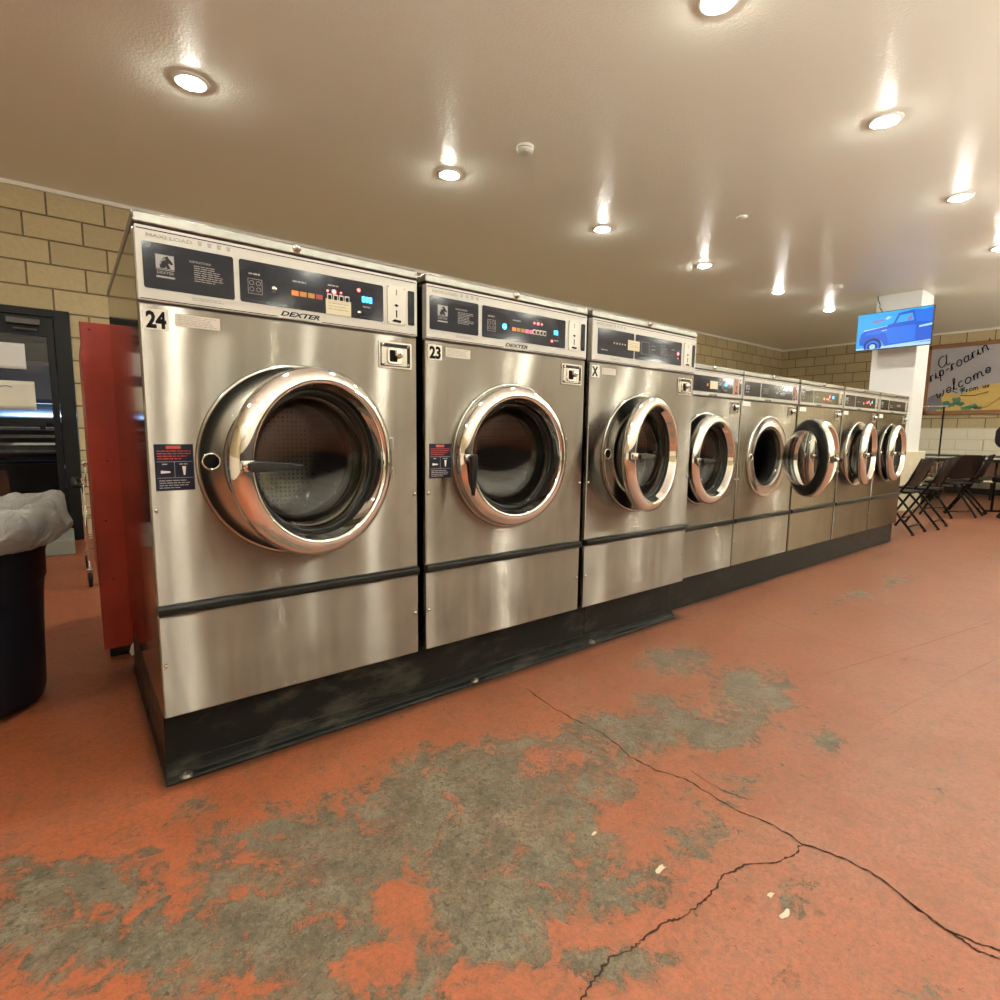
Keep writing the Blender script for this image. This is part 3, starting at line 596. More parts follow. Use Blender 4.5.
# laundry cart behind partition
r=empty('laundry_cart',(.14,2.95,0)); tag(r,'laundry cart mostly hidden behind the red panel, one caster and a bumper bar showing','laundry cart')
m=MB(); 
for z in (.25,.45,.65):
    m.tube([(-.24,-.3,z),(.24,-.3,z),(.24,.3,z),(-.24,.3,z),(-.24,-.3,z)],.006,6,False)
for sx in (-.24,.24):
    for sy in (-.3,.3): m.cyl((sx,sy,.12),(sx,sy,.66),.008,8)
for k in range(1,8):
    for sy in (-.3,.3): m.cyl((-.24+.06*k,sy,.25),(-.24+.06*k,sy,.65),.003,5)
for k in range(1,9):
    m.cyl((-.24,-.3+.066*k,.25),(-.24,-.3+.066*k,.65),.003,5)
m.obj('wire_basket',CHROME,r)
for sx in (-.24,.24):
    for sy in (-.3,.3):
        MB().lathe([(.012,-.012),(.045,-.011),(.05,-.005),(.05,.005),(.045,.011),(.012,.012)],(sx,sy,.052),'x',n=20).obj('caster',RUBBER,r)
        MB().box(sx-.018,sx+.018,sy-.02,sy+.02,.045,.12).obj('caster_fork',SATIN,r,.003)
MB().tube([(-.25,-.3,.655),(-.285,-.3,.655),(-.285,.3,.655),(-.25,.3,.655)],.016,10).obj('bumper_bar',RUBBER,r)
MB().lathe([(0,-.02),(.014,-.014),(.02,0),(.014,.014),(0,.02)],(-.225,-.3,.80),'z',n=14).obj('knob',CHROME,r)
MB().cyl((-.225,-.3,.65),(-.225,-.3,.79),.006,8).obj('knob_post',CHROME,r)
# ---------------------------------------------------------------- door in back wall
FR=mat('door_frame_black',(.006,.006,.006),.4,spec=.2); DG=mat('clear_pane',(.9,.93,.95),.0,trans=1.,ior=1.45)
PAPER=mat('paper_white',(.66,.66,.63),.7); PAPER2=mat('paper_cream',(.64,.61,.50),.7)
r=empty('door_1',(-.62,YB,0)); tag(r,kind='structure')
def Bx(m,x0,x1,z0,z1,y0=-.03,y1=.03): return m.box(x0+.62,x1+.62,y0,y1,z0,z1)
m=MB(); Bx(m,-1.165,-1.06,0,2.03,-.03,.12); Bx(m,-.19,-.08,0,2.03,-.03,.12); Bx(m,-1.06,-.19,1.965,2.03,-.03,.12); Bx(m,-1.06,-.19,0,.012,0,.1)
m.obj('door_frame',FR,r,.004)
m=MB(); Bx(m,-1.055,-.96,.02,1.96); Bx(m,-.245,-.195,.02,1.96); Bx(m,-.96,-.245,1.80,1.96); Bx(m,-.96,-.245,1.055,1.10); Bx(m,-.96,-.245,.02,.30)
leaf=m.obj('door_leaf',FR,r,.003)
m=MB(); Bx(m,-.96,-.245,1.10,1.80,-.003,.003); m.obj('upper_pane',DG,leaf)
m=MB(); Bx(m,-.96,-.245,.30,1.055,-.003,.003); m.obj('lower_pane',DG,leaf)
m=MB(); Bx(m,-.96,-.245,.30,.70,.004,.012); m.obj('kick_panel',FR,leaf)
m=MB(); Bx(m,-.50,-.28,1.88,1.93,-.09,-.031); Bx(m,-.46,-.30,1.835,1.85,-.075,-.06); m.obj('door_closer',mat('closer_grey',(.08,.075,.07),.4,.4),leaf,.006)
m=MB(); Bx(m,-.90,-.30,1.02,1.05,-.075,-.05); Bx(m,-.90,-.86,1.0,1.07,-.05,-.03); Bx(m,-.34,-.30,1.0,1.07,-.05,-.03); m.obj('push_bar',FR,leaf,.004)
def sheet(x0,x1,z0,z1,mm,label):
    m=MB(); n=6; vs=[]
    for i in range(n+1):
        for j in range(n+1): vs.append((x0+(x1-x0)*i/n,-.0045-.002*abs(math.sin(i*1.3+j*.8)),z0+(z1-z0)*j/n))
    m.add(vs,[(i*(n+1)+j,(i+1)*(n+1)+j,(i+1)*(n+1)+j+1,i*(n+1)+j+1) for i in range(n) for j in range(n)],True)
    o=m.obj('paper_notice',mm,None,loc=(0,YB,0)); s=o.modifiers.new('t','SOLIDIFY'); s.thickness=.0006; return tag(o,label,'paper notice','paper notices on the glass door')
sheet(-.72,-.395,1.51,1.725,PAPER,'upper white paper notice taped to the black glass door')
sheet(-.72,-.352,1.17,1.41,PAPER2,'lower cream paper notice taped to the black glass door')
m=MB(); m.tube([(-.60,-.008,1.335),(-.57,-.008,1.36),(-.53,-.008,1.365),(-.50,-.008,1.355)],.003,5); m.obj('ink_stroke',INK,bpy.data.objects['paper_notice.001'])
# step
tag(MB().box(-.75,-.165,3.86,4.50,0,.125).obj('door_step',mat('step_grey',(.20,.21,.17),.6),None,.01),'low grey step on the floor in front of the black glass door','step')
# exterior
ASPH=mat('asphalt',(.05,.05,.055),.8); tag(MB().box(-8,6,YB+.2,14,-.12,-.02).obj('ground',ASPH,None),kind='structure')
tag(MB().box(-8,6,13.5,14,-.02,3.6).obj('wall_outside',mat('outside_wall',(.018,.018,.02),.8),None),kind='structure')
BODY=mat('car_silver',(.42,.46,.52),.25,.7,coat=.5); CGL=mat('car_glass',(.02,.025,.03),.05)
r=empty('parked_car',(-.72,8.35,-.02)); r.scale=(1,1,1.17); tag(r,'silver car parked nose-on in the dark outside the glass door','car')
def sweep(sec,name,mm,par=r,bev=.03):
    m=MB(); m.add([v for s_ in sec for v in s_],[]); n=len(sec[0])
    for i in range(len(sec)-1):
        for k in range(n): m.f.append([i*n+k,i*n+(k+1)%n,(i+1)*n+(k+1)%n,(i+1)*n+k]); m.m.append(0); m.sm.append(True)
    m.f.append(list(range(n))); m.m.append(0); m.sm.append(False); m.f.append(list(range((len(sec)-1)*n,len(sec)*n))); m.m.append(0); m.sm.append(False)
    return m.obj(name,mm,par,bev)
def sec(y,w,z0,z1,rr=.12):
    return [(a,y,b) for a,b in rrect(-w,w,z0,z1,rr,4)]
sweep([sec(-2.2,.80,.32,.98,.1),sec(-2.1,.90,.28,1.06),sec(-1.2,.95,.26,1.12),sec(1.8,.95,.26,1.12),sec(2.3,.86,.35,1.05)],'car_body',BODY)
sweep([sec(-1.1,.80,1.0,1.14,.06),sec(-.5,.72,1.0,1.62,.1),sec(1.2,.72,1.0,1.66,.1),sec(2.0,.80,1.0,1.2,.06)],'car_cabin',CGL)
m=MB()
for k in range(5): m.box(-.50,.50,-2.235,-2.19,.58+.07*k,.61+.07*k)
m.box(-.54,-.50,-2.235,-2.19,.54,.94); m.box(.50,.54,-2.235,-2.19,.54,.94); m.obj('grille',CHROME,r,.004)
MB().box(-.5,.5,-2.21,-2.2,.55,.93).obj('grille_backing',INK,r)
for s_ in (-1,1):
    MB().box(min(s_*.56,s_*.82),max(s_*.56,s_*.82),-2.225,-2.16,.72,.90).obj('headlight',mat('lamp_lens',(.6,.65,.7),.08,.3) if 'lamp_lens' not in MATS else MATS['lamp_lens'],r,.02)
MB().box(-.84,.84,-2.27,-2.15,.34,.52).obj('bumper',CHROME,r,.03)
for sx in (-.86,.86):
    for sy in (-1.4,1.4):
        w_=MB().lathe([(.12,-.1),(.30,-.11),(.34,-.08),(.34,.08),(.30,.11),(.12,.1)],(sx,sy,.34),'x',n=28).obj('wheel',RUBBER,r); MB().lathe([(0,-.09),(.19,-.10),(.2,0),(.19,.10),(0,.09)],(sx,sy,.34),'x',n=20).obj('hub',SATIN,w_)
# ---------------------------------------------------------------- ceiling fixtures
LENS=mat('lamp_lens_glow',(1,.95,.85),.3,emit=(1.,.985,.87),estr=580)
def downlight(x,y,label,grp='recessed ceiling downlights'):
    r=empty('downlight',(x,y,H)); tag(r,label,'ceiling light',grp)
    MB().lathe([(.062,-.002),(.070,-.010),(.083,-.012),(.096,-.008),(.100,0)],(0,0,0),'z',n=40).obj('trim_ring',TRIMW,r)
    MB().lathe([(0,-.026),(.03,-.025),(.050,-.019),(.060,-.011),(.063,-.003)],(0,0,0),'z',n=32).obj('lamp_lens',LENS,r)
row1=[(.545,'nearest recessed downlight in the left line, high above washer 24'),(2.34,'recessed downlight second from the left in the line above the washers'),(4.135,'third recessed downlight from the left, between two others above the small washers'),(5.94,'fourth recessed downlight from the left in the line above the washers'),(7.80,'fifth recessed downlight from the left, short of the smoke detector by the screen'),(9.5,'farthest recessed downlight, just left of the wall screen')]
for x,l in row1: downlight(x,2.18,l)
row2=[(2.36,'recessed downlight at the top edge of the photo, barely in view'),(4.09,'bright recessed downlight upper right, nearest fully visible in the right line'),(5.87,'second recessed downlight of the right line, right of the screen'),(7.76,'recessed downlight cut by the right edge of the photo')]
for (x,l),y_ in zip(row2,(-.09,-.23,-.23,-.17)): downlight(x,y_,l)
for x in (.545,): downlight(x,-.17,'recessed downlight above the camera, outside the photo')
for x in (9.6,): downlight(x,-.17,'recessed downlight near the far wall, outside the photo to the right')
downlight(-1.3,2.18,'recessed downlight near the door, outside the photo at the upper left')
downlight(-1.3,-.1,'recessed downlight above the trash can side, outside the photo at the left')
for yy,nm in ((-2.85,'middle'),(-5.3,'added front')):  # middle line read from streaks in the steel; front line added for ceiling light
    for x in (.545,2.34,4.135,5.94,7.8,9.6): downlight(x,yy,'recessed downlight in the %s line behind the camera, outside the photo'%nm,'downlights behind the camera, %s line'%nm)
def detector(x,y,label):
    r=empty('smoke_detector',(x,y,H)); tag(r,label,'smoke detector','smoke detectors')
    b=MB().lathe([(.062,0),(.062,-.012),(.056,-.014),(.056,-.018),(.060,-.020),(.058,-.032),(.045,-.042),(.02,-.044),(0,-.044)],(0,0,0),'z',n=36).obj('detector_body',TRIMW,r)
    MB().lathe([(.0565,-.0142),(.0572,-.0178)],(0,0,0),'z',n=36).obj('vent_slot',INK,r)
detector(2.531,1.491,'round white smoke detector on the ceiling between the two nearest lamps over the washers')
detector(8.111,1.536,'small far smoke detector on the ceiling left of the screen')
tag(MB().lathe([(.05,0),(.05,-.006),(0,-.007)],(4.897,1.155,H),'z',n=24).obj('ceiling_plate',CEIL,None),'small flat round cover plate painted like the ceiling','cover plate')
# ---------------------------------------------------------------- screen on pillar
r=empty('wall_screen',(8.81,1.068,2.50)); tag(r,'flat screen showing a blue pickup truck, mounted high on the white pillar','television')
r.rotation_euler=(0,math.radians(0),0)
MB().box(.0,.045,-.442,.442,-.253,.253).obj('screen_casing',BLACKP,r,.006)
def em(n,c,s): return mat(n,(.0,.0,.0),.3,emit=c,estr=s)
E0=em('screen_sky',(.04,.42,.85),1.15);E1=em('screen_blue',(.01,.11,.70),1.15);E2=em('screen_dark',(.004,.03,.26),1.);E3=em('screen_pale',(.45,.75,.95),1.1);E4=em('screen_red',(.28,.22,.60),1.);E5=em('screen_mid',(.015,.18,.85),1.15)
SW,SH=.868,.490
def sp(name,poly,mm,d):   # poly in 0..1 screen units, x to viewer's right
    vs=[(SW/2-a*SW,-SH/2+b*SH) for a,b in poly]
    return MB().prism(vs,-.0012-d*.0004,-.0008-d*.0004,'yz').obj(name,mm,scrn)
scrn=MB().box(-.0008,.0,-SW/2,SW/2,-SH/2,SH/2).obj('display',E0,r)
sp('picture_ground',[(0,0),(1,0),(1,.10),(0,.05)],E3,0)
sp('picture_trees',[(.55,.75),(.62,.93),(.75,.97),(.9,.93),(1,.97),(1,.55),(.8,.6)],E5,0)
sp('picture_truck_body',[(.04,.28),(.06,.45),(.14,.56),(.38,.60),(.50,.66),(.56,.92),(.76,.95),(.80,.64),(1,.60),(1,.08),(.40,.06),(.36,.20),(.28,.29),(.18,.27),(.12,.12),(.05,.14)],E1,1)
sp('picture_truck_side',[(.12,.40),(.40,.44),(.46,.12),(.80,.14),(.80,.56),(.5,.55),(.38,.52),(.14,.48)],E5,2)
sp('picture_window',[(.53,.66),(.58,.86),(.74,.88),(.77,.68)],E0,3)
sp('picture_driver',[(.68,.68),(.70,.80),(.73,.82),(.75,.70)],E4,4)
sp('picture_highlight',[(.10,.55),(.38,.60),(.42,.62),(.42,.60),(.10,.52)],E3,3); sp('picture_highlight',[(.36,.06),(1,.13),(1,.10),(.36,.03)],E3,3); sp('picture_highlight',[(.84,.52),(1,.56),(1,.50),(.84,.47)],E3,3); sp('picture_highlight',[(.34,.50),(.42,.51),(.42,.49),(.36,.475)],E3,3)
sp('picture_lettering',[(.20,.74),(.22,.80),(.30,.79),(.36,.82),(.36,.76),(.28,.73)],E4,1); sp('picture_lettering',[(.38,.80),(.42,.87),(.47,.84),(.42,.78)],E3,1)
def circ(cx_,cy_,r_,n=24): return [(cx_+r_*math.cos(2*PI*k/n),cy_+r_*1.77*math.sin(2*PI*k/n)) for k in range(n)]
def clipc(p): return [(min(max(a,0),1),min(max(b,0.01),1)) for a,b in p]
sp('picture_wheel_arch',clipc(circ(.235,.09,.125)),E2,3); sp('picture_wheel',clipc(circ(.235,.07,.095)),E5,4); sp('picture_wheel',clipc(circ(.235,.06,.07)),E2,5); sp('picture_hub',clipc(circ(.235,.07,.042)),E3,6)
m=MB(); m.box(.045,.30,-.04,.04,-.05,.05); m.box(.05,.065,-.15,.15,-.12,.12); m.box(.305,.318,-.1,.1,-.15,.15); m.obj('mount_bracket',BLACKP,r,.003)
tag(MB().tube([(9.12,1.385,H-.001),(9.11,1.375,2.98),(9.09,1.345,2.92),(9.08,1.335,2.86),(9.05,1.29,2.80),(8.95,1.24,2.74),(8.868,1.22,2.68)],.006,6).obj('power_cord',BLACKP,None),'black cord hanging from the ceiling down behind the screen','cord')
# ---------------------------------------------------------------- mural on far wall
WOODF=mat('mural_frame_wood',(.26,.12,.045),.5); SKY=mat('mural_sky',(.40,.39,.43),.7); g=NG(SKY); P_=g.pos(); g.set('Base Color',g.mix(g.noise(P_,2.5,5),(.33,.32,.38),(.52,.50,.50)))
SAND=mat('mural_sand',(.62,.42,.10),.7); g=NG(SAND); P_=g.pos(); g.set('Base Color',g.mix(g.noise(g.mapping(P_,(1,2,6)),2,5),(.50,.34,.08),(.74,.56,.20)))
MGR=mat('mural_green',(.10,.24,.17),.7); MROCK=mat('mural_rock',(.20,.19,.22),.7); MTR=mat('mural_trail',(.25,.12,.06),.7)
MW,MHt=2.5,1.24
r=empty('mural_sign',(XF-.006,1.76,1.53)); tag(r,'wood-framed painted desert welcome sign on the far block wall','sign')
def mp(name,poly,mm,d): return MB().prism([(-a,b) for a,b in poly],-.030-d*.002,-.028-d*.002,'yz').obj(name,mm,board)
board=MB().box(-.028,.0,-MW,0,0,MHt).obj('painted_board',SKY,r)
m=MB(); 
for (a,b,c,d) in ((-MW-.03,.03,-.045,.03),(-MW-.03,.03,MHt-.03,MHt+.035),(-.045,.03,-.045,MHt+.035),(-MW-.03,-MW+.045,-.045,MHt+.035)): m.box(-.045,-.0,a,b,c,d)
m.obj('wood_frame',WOODF,r,.004)
hill=[(.05,.03),(.05,.16),(.15,.20),(.25,.27),(.30,.38),(.40,.37),(.5,.33),(.62,.36),(.75,.44),(.95,.50),(1.2,.52),(1.6,.44),(2.0,.5),(2.45,.46),(2.45,.03)]
mp('painted_sand_hills',hill[::-1],SAND,0)
mp('painted_rocks',[(.05,.03),(.05,.24),(.10,.32),(.20,.36),(.26,.30),(.28,.18),(.24,.10),(.2,.03)][::-1],MROCK,1)
for (a,b,w,h) in ((.27,.10,.08,.06),(.34,.17,.07,.06),(.42,.14,.09,.05),(.50,.22,.08,.07),(.56,.15,.07,.05),(.65,.06,.10,.06),(.76,.10,.09,.05),(.82,.07,.08,.04),(.58,.42,.05,.05)):
    rr=random.Random(int(a*100)); P_=[(a+w*(.6+.5*rr.random())*math.cos(2*PI*k/14),max(.035,b+h*(.6+.6*rr.random())*math.sin(2*PI*k/14))) for k in range(14)]
    mp('painted_shrub',P_[::-1],MGR,2)
def stroke(name,lines,w,mm,d=3,par=None):
    m=MB()
    for L in lines: m.tube([(-.031-d*.002,-a,b) for a,b in L],w,5)
    return m.obj(name,mm,par or board)
stroke('painted_trail',[[(.80,.05),(.95,.09),(1.08,.2),(1.2,.34),(1.26,.45)],[(.55,.31),(.75,.30),(.95,.36)]],.008,MTR,2)
stroke('painted_ridge',[[(.05,.27),(.15,.33),(.30,.36)],[(.42,.40),(.50,.36)]],.008,MROCK,2)
def arc(cx_,cy_,rx,ry,a0,a1,n=10): return [(cx_+rx*math.cos(math.radians(a0+(a1-a0)*k/n)),cy_+ry*math.sin(math.radians(a0+(a1-a0)*k/n))) for k in range(n+1)]
GL={ 'r':(.62,[[(0,0),(.12,.5),(.18,1),(.24,.82),(.42,.95),(.50,.82)],[(.18,1),(.20,.4),(.24,0)]]),
 'i':(.42,[[(0,.1),(.14,1),(.16,.2),(.26,0),(.42,.15)],[(.17,1.35),(.19,1.42)]]),
 'p':(.72,[[(0,.2),(.14,1),(.10,-.75)],arc(.33,.5,.22,.46,150,-170)]),
 'o':(.78,[arc(.36,.5,.30,.5,60,430,14)]),
 'a':(.80,[arc(.34,.48,.28,.46,50,330,12),[(.60,.95),(.60,.2),(.68,0),(.80,.12)]]),
 'n':(.82,[[(.05,.9),(.12,0)],[(.12,.2)]+arc(.38,.55,.24,.40,160,10,6)+[(.62,.2),(.70,0),(.82,.15)]]),
 "'":(.3,[[(.1,1.6),(.06,1.3)]]), '-':(.5,[[(.05,.5),(.42,.55)]]),
 'w':(.95,[[(0,.95),(.10,.1),(.26,0),(.42,.7),(.46,.1),(.62,0),(.78,.5),(.80,.95)]]),
 'e':(.66,[[(.05,.45)]+arc(.32,.52,.25,.45,0,330,14)]),
 'l':(.45,[[(0,.1),(.22,1.3)]+arc(.20,1.7,.10,.32,0,180,6)+[(.12,.3),(.24,0),(.42,.12)]]),
 'c':(.62,[arc(.34,.5,.27,.48,55,320,12)]),
 'm':(1.15,[[(.05,.9),(.10,0)],[(.10,.3)]+arc(.30,.6,.18,.36,165,10,6)+[(.48,0)],[(.48,.3)]+arc(.70,.6,.19,.36,165,10,6)+[(.90,.2),(1.0,0),(1.12,.12)]]),
 'A':(1.2,[arc(.48,.75,.42,.72,60,345,16),[(.90,1.5),(.90,.3),(1.05,0),(1.3,.25)]]),
 'f':(.55,[[(.5,1.7),(.32,1.85),(.20,1.5),(.14,-.5)],[(0,.9),(.42,.95)]]),
 'u':(.80,[[(.05,.95),(.10,.2),(.28,0),(.50,.25),(.56,.95)],[(.56,.95),(.60,.1),(.78,.08)]]),
 's':(.58,[[(0,.05),(.22,.95),(.38,.45),(.28,.05),(.05,.1)]]),' ':(.6,[]),'F':(.9,[[(.1,-.2),(.25,1.5)],[(0,1.5),(.8,1.7)],[(.2,.8),(.6,.9)]]),'T':(.9,[[(.35,-.2),(.45,1.5)],[(0,1.45),(.9,1.65)]])}
def write(txt,u0,v0,h,slope,w,name,sx=1.,grow=0):
    L=[]; x=0; c,s_=math.cos(slope),math.sin(slope)
    for ch in txt:
        adv,gl=GL[ch]
        for ln in gl: L.append([(u0+((x+a)*c*sx-b*s_*.3)*h,v0+((x+a)*s_*sx+b*c)*h) for a,b in ln])
        x+=adv+.10
    stroke(name,L,w,INK,3); return u0+x*c*h*sx
write('A',.17,.83,.15,math.radians(22),.0085,'sign_lettering',1.)
write("rip-roarin'",.06,.58,.135,math.radians(33),.0085,'sign_lettering',1.02)
write('welcome',.20,.26,.125,math.radians(31),.0085,'sign_lettering',1.22)
write('From us',.56,.35,.055,math.radians(14),.005,'sign_lettering',1.25)
# ---------------------------------------------------------------- trash can with liner
CANB=mat('can_plastic',(.006,.006,.009),.45,spec=.2)
r=empty('trash_can',(-.545,.975,0)); tag(r,'black round plastic trash can at the left edge, lined with a clear bag','trash can')
m=MB(); m.lathe([(0,.004),(.22,.004),(.255,.02),(.262,.05),(.272,.30),(.278,.40),(.284,.46),(.290,.47),(.292,.56),(.297,.575),(.303,.66),(.308,.675),(.308,.69),(.295,.69),(.290,.66),(.27,.3),(.25,.03),(0,.02)],(0,0,0),'z',n=72); m.obj('can_body',CANB,r)
m=MB().box(-.02,.02,-.335,-.30,.57,.60); m.obj('handle',CANB,r,.006)
BAG=mat('clear_liner',(.92,.92,.88),.2,trans=.25,ior=1.25,alpha=.78)
g=NG(BAG); P_=g.pos(); g.set('Normal',g.bump(g.noise(g.mapping(P_,(1,1,1.6)),16,5,.7,2.5),1.,.045))
def jit(a,j,r_,h):
    n=noise.noise(Vector((math.cos(a)*2.2,math.sin(a)*2.2,j*.35)))*2; n2=noise.noise(Vector((math.cos(a)*7,math.sin(a)*7,j*.25+5)))+.9*abs(noise.noise(Vector((math.cos(a)*13+j*.5,math.sin(a)*13,j*.2+9))))
    k=[.15,.4,.7,1,1,1,.9,.55,.3,.2,.15,.1,.1][min(j,12)]
    fo_=math.sin(a*17+j*.9+4*n); f2=math.sin(a*31-j*1.3)
    return (r_+k*(.024*n+.012*n2+.014*fo_+.020*abs(f2)+.008*abs(math.sin(a*53+j*1.7))),h+k*(.020*n-.022*n2+.014*fo_-.016*abs(f2)+.010*n2))
m=MB(); m.lathe([(.328,.602),(.342,.620),(.352,.645),(.360,.675),(.361,.705),(.352,.735),(.325,.757),(.290,.760),(.270,.735),(.268,.67),(.255,.57),(.20,.46),(.0,.42)],(0,0,0),'z',n=160,jit=jit)
lb=m.obj('bag_liner',BAG,None,loc=(-.545,.975,0),subd=1); tag(lb,'crumpled translucent bag liner draped over the rim of the black trash can','bag')
# ---------------------------------------------------------------- folding chairs
CM=mat('chair_metal',(.005,.0035,.003),.45,spec=.12); CS=mat('chair_vinyl',(.007,.004,.003),.5,spec=.12)
def curved(m,x0,x1,zc,h,y,bow,lean,n=10,t=.018):
    vs=[];N=6
    for s_ in (0,t):
        for i in range(n+1):
            a=i/n; x=x0+(x1-x0)*a; b=bow*math.sin(PI*a)
            for j in range(N+1):
                f=j/N; e=1-(abs(2*a-1)**6)*.22*(1 if f>.5 else .5); z=zc+h*(f-.5)*e
                vs.append((x,y-b-lean*(f-.5)+s_,z))
    W_=(n+1)*(N+1); fs=[]
    for i in range(n):
        for j in range(N):
            a=i*(N+1)+j; fs.append((a,a+1,a+N+2,a+N+1)); fs.append((W_+a,W_+a+N+1,W_+a+N+2,W_+a+1))
    for i in range(n): fs.append((i*(N+1),(i+1)*(N+1),W_+(i+1)*(N+1),W_+i*(N+1))); a=i*(N+1)+N; fs.append((a,W_+a,W_+a+N+1,a+N+1))
    for j in range(N): fs.append((j,W_+j,W_+j+1,j+1)); a=n*(N+1)+j; fs.append((a,a+1,W_+a+1,W_+a))
    return m.add(vs,fs,True)
def folding_chair(x,y,rz,label):
    r=empty('folding_chair',(x,y,0),rz); tag(r,label,'chair','black folding chairs beside the washers')
    # faces +Y, back at -Y
    curved(MB(),-.215,.215,.665,.31,-.19,.030,.11).obj('backrest',CS,r,.004)
    m=MB(); m.prism(rrect(-.20,.20,-.17,.21,.05,5),.435,.460,'xy'); m.obj('seat',CS,r,.008)
    for s_ in (-1,1):
        m=MB(); m.tube([(s_*.222,-.245,.815),(s_*.222,-.17,.60),(s_*.222,-.05,.40),(s_*.222,.17,.015)],.0125,8); m.obj('front_leg',CM,r)
        m=MB(); m.tube([(s_*.205,.12,.44),(s_*.205,-.02,.28),(s_*.205,-.225,.015)],.0125,8); m.obj('rear_leg',CM,r)
        MB().cyl((s_*.222,.173,0),(s_*.222,.168,.025),.016,8).obj('rubber_foot',RUBBER,r); MB().cyl((s_*.205,-.227,0),(s_*.205,-.222,.025),.016,8).obj('rubber_foot',RUBBER,r)
    MB().cyl((-.222,.127,.09),(.222,.127,.09),.008,6).obj('stretcher',CM,r); MB().cyl((-.205,-.170,.085),(.205,-.170,.085),.008,6).obj('stretcher',CM,r)
    return r
folding_chair(7.0,.315,.0,'nearest folding chair, right beside the farthest washer')
folding_chair(7.67,.27,.05,'second folding chair from the washers, partly behind the nearest one')
folding_chair(9.02,.32,-.42,'third folding chair from the washers, turned so its broad back shows')
folding_chair(9.62,.27,.1,'fourth folding chair, at the right edge of the chair row')
folding_chair(7.3,1.62,PI,'folding chair on the far side of the table, facing the camera')
# tables
TT=mat('table_top',(.33,.32,.30),.22); TD=mat('table_dark',(.014,.009,.007),.35,spec=.3)
def table(x,y,lx,ly,label,top,grp):
    r=empty('folding_table',(x,y,0)); tag(r,label,'table',grp)
    MB().box(-lx/2,lx/2,-ly/2,ly/2,.715,.745).obj('table_top',top,r,.006)
    m=MB(); 
    for (a,b,c,d) in ((-lx/2,lx/2,-ly/2-.004,-ly/2+.012),(-lx/2,lx/2,ly/2-.012,ly/2+.004),(-lx/2-.004,-lx/2+.012,-ly/2,ly/2),(lx/2-.012,lx/2+.004,-ly/2,ly/2)): m.box(a,b,c,d,.70,.742)
    m.obj('edge_band',TD,r)
    for sx in (-1,1):
        for sy in (-1,1): MB().cyl((sx*(lx/2-.12),sy*(ly/2-.08),0),(sx*(lx/2-.12),sy*(ly/2-.08),.71),.016,8).obj('leg',CM,r)
    return r
table(7.45,.97,1.75,.60,'grey-topped folding table standing behind the nearest folding chairs',TT,'folding tables')
table(10.45,.72,.95,1.5,'grey-topped folding table beyond the white pillar',TT,'folding tables')
r=empty('wall_bench',(12.55,-.1,0)); tag(r,'long dark wooden bench table along the far wall under the painted sign','bench')
MB().box(-.38,.38,-2.0,2.0,.69,.735).obj('bench_top',TD,r,.006)
MB().box(-.34,-.31,-1.95,1.95,.40,.69).obj('front_board',mat('bench_brown',(.085,.035,.02),.4),r,.004)
for yy in (-1.9,0,1.9): MB().box(-.30,.30,yy-.03,yy+.03,0,.69).obj('support',TD,r,.004)
MB().box(-.62,-.40,-1.9,1.9,.30,.325).obj('seat_plank',mat('bench_seat_pale',(.50,.46,.38),.35),r,.004)
for yy in (-1.7,-.5,.5,1.7): MB().box(-.54,-.48,yy-.03,yy+.03,0,.30).obj('seat_support',TD,r)
# hanger cart
r=empty('garment_rack_cart',(11.35,1.01,0)); tag(r,'laundry cart with a thin upright pole and crossbar beyond the chairs','laundry cart')
MB().cyl((0,0,.1),(0,0,1.56),.013,8).obj('pole',CM,r)
MB().cyl((0,-.05,1.56),(0,.46,1.56),.012,8).obj('cross_bar',CHROME,r)
m=MB()
for z in (.30,.62):
    m.tube([(-.25,-.05,z),(.25,-.05,z),(.25,.5,z),(-.25,.5,z),(-.25,-.05,z)],.007,6,False)
for sx in (-.25,.25):
    for sy in (-.05,.5): m.cyl((sx,sy,.1),(sx,sy,.63),.007,6)
for k in range(1,9):
    m.cyl((-.25,-.05+.061*k,.30),(-.25,-.05+.061*k,.62),.003,5); m.cyl((.25,-.05+.061*k,.30),(.25,-.05+.061*k,.62),.003,5)
m.obj('wire_basket',CHROME,r)
m=MB().box(-.25,.25,-.05,.5,.09,.11); m.obj('cart_base',CM,r)
for sx in (-.2,.2):
    for sy in (0,.45): MB().lathe([(.01,-.012),(.042,-.011),(.045,0),(.042,.011),(.01,.012)],(sx,sy,.0455),'x',n=16).obj('caster',RUBBER,r)
# black chair at right edge
r=empty('office_chair',(9.95,.0,0)); tag(r,'black high-backed chair cut off by the right edge of the photo','chair')
r.location=(9.6,-.25,0)
MB().lathe([(0,.0),(.04,.01),(.05,.05),(.03,.09)],(0,0,.05),'z',n=16).obj('hub',CM,r)
for k in range(5):
    a=2*PI*k/5+.3; l_=MB().cyl((0,0,.08),(.28*math.cos(a),.28*math.sin(a),.055),.014,8).obj('leg',CM,r); MB().lathe([(.005,-.012),(.024,-.011),(.026,0),(.024,.011),(.005,.012)],(.28*math.cos(a),.28*math.sin(a),.0265),'x',n=14).obj('caster',RUBBER,l_)
MB().cyl((0,0,.08),(0,0,.46),.022,10).obj('gas_post',CM,r)
MB().prism(rrect(-.23,.23,-.22,.22,.08,6),.46,.54,'xy').obj('seat',CS,r,.02)
MB().tube([(-.18,0,.47),(-.26,0,.5),(-.28,0,.92)],.018,8).obj('back_bar',CM,r)
m=MB(); m.prism(rrect(-.22,.22,.90,1.22,.12,6),-.30,-.24,'yz'); m.obj('backrest',BLACKP,r,.02)
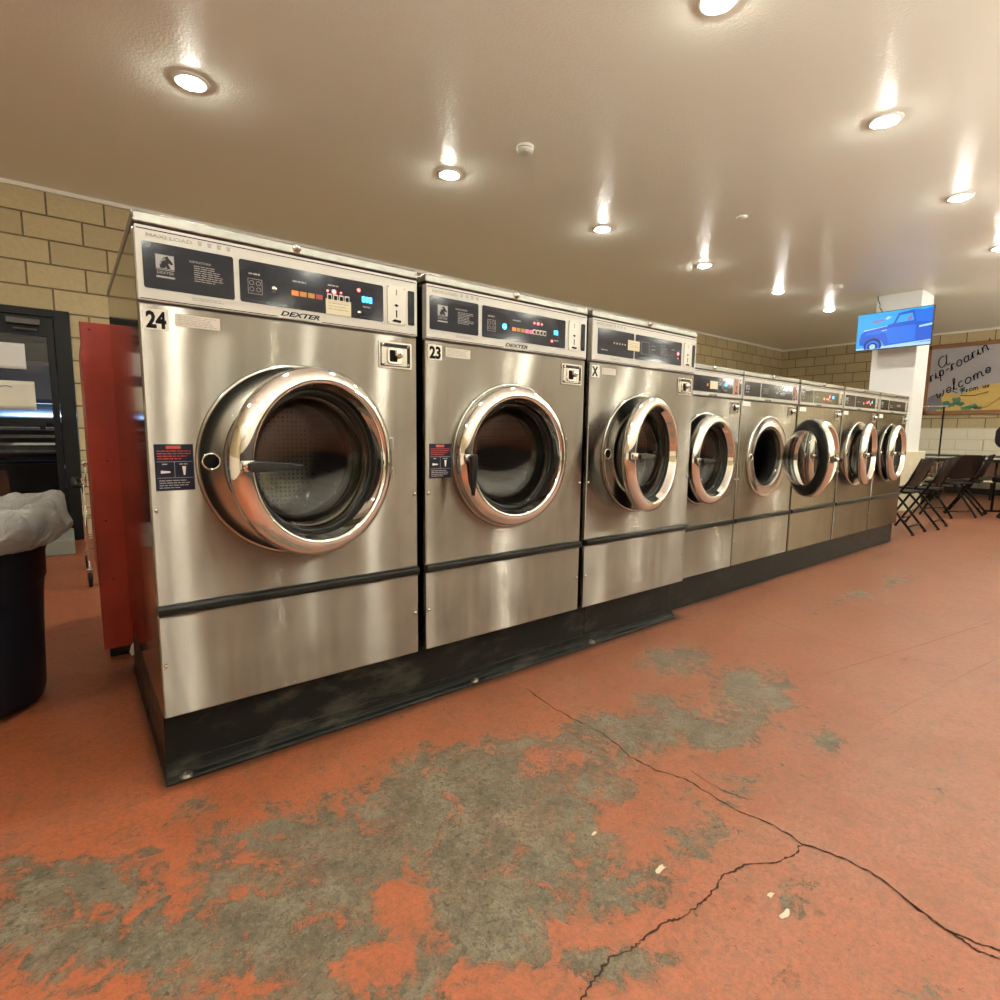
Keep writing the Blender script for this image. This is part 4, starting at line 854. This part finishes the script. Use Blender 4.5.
# ---------------------------------------------------------------- unseen uplights added behind the camera to brighten the ceiling
UPL=mat('added_uplight_glow',(1,.95,.85),.3,emit=(1.,.995,.90),estr=480)
def add_uplight(x,y,label):  # made-up trough lamp, throws light up at the ceiling
    r=empty('added_uplight',(x,y,1.98)); tag(r,label,'added lamp','added trough uplights behind the camera')
    m=MB(); m.prism([(-.09,.06),(-.085,.06),(-.05,-.03),(.05,-.03),(.085,.06),(.09,.06),(.055,-.038),(-.055,-.038)],-.55,.55,'yz'); m.xform(Matrix.Translation((0,0,.04)))
    m.obj('trough',TRIMW,r)
    MB().box(-.54,.54,-.075,.075,.084,.094).obj('lamp_lens',UPL,r)
    for sx in (-.45,.45): MB().cyl((sx,0,.02),(sx,0,H-1.98),.003,6).obj('hanger_cable',SATIN,r)
for x in (-.8,1.9,4.6,7.3,10.0,12.3): add_uplight(x,-3.5,'long white trough uplight added unseen behind the camera to brighten the ceiling')
# ---------------------------------------------------------------- lights & world
ol=bpy.data.lights.new('street_light','AREA'); ol.energy=95; ol.size=.6; ol.color=(.45,.65,1.); oo=bpy.data.objects.new('street_light',ol); COL.objects.link(oo); oo.location=(-.3,5.6,3.3); oo.rotation_euler=(math.radians(-12)+.35,0,0)
w=bpy.data.worlds.new('world'); S.world=w; w.use_nodes=True; w.node_tree.nodes['Background'].inputs[0].default_value=(.010,.012,.018,1); w.node_tree.nodes['Background'].inputs[1].default_value=1
# ---------------------------------------------------------------- camera
f,pit,yaw,rol,cx,cy,cz=547.794,.121069,.667426,.012858,-.16169,-1.690806,1.01855
fw=Vector((math.sin(yaw)*math.cos(pit),math.cos(yaw)*math.cos(pit),-math.sin(pit))); rt=Vector((math.cos(yaw),-math.sin(yaw),0)); up=rt.cross(fw)
c_,s_=math.cos(rol),math.sin(rol); r2=c_*rt+s_*up; u2=-s_*rt+c_*up
cam=bpy.data.cameras.new('camera'); cam.sensor_width=36; cam.lens=f/1000*36; cam.clip_start=.02
co=bpy.data.objects.new('camera',cam); COL.objects.link(co)
M=Matrix((r2,u2,-fw)).transposed().to_4x4(); M.translation=Vector((cx,cy,cz)); co.matrix_world=M; S.camera=co
S.view_settings.view_transform='Standard'; S.view_settings.look='None'; S.view_settings.gamma=1; S.view_settings.use_curve_mapping=False
S.view_settings.exposure=-0.12
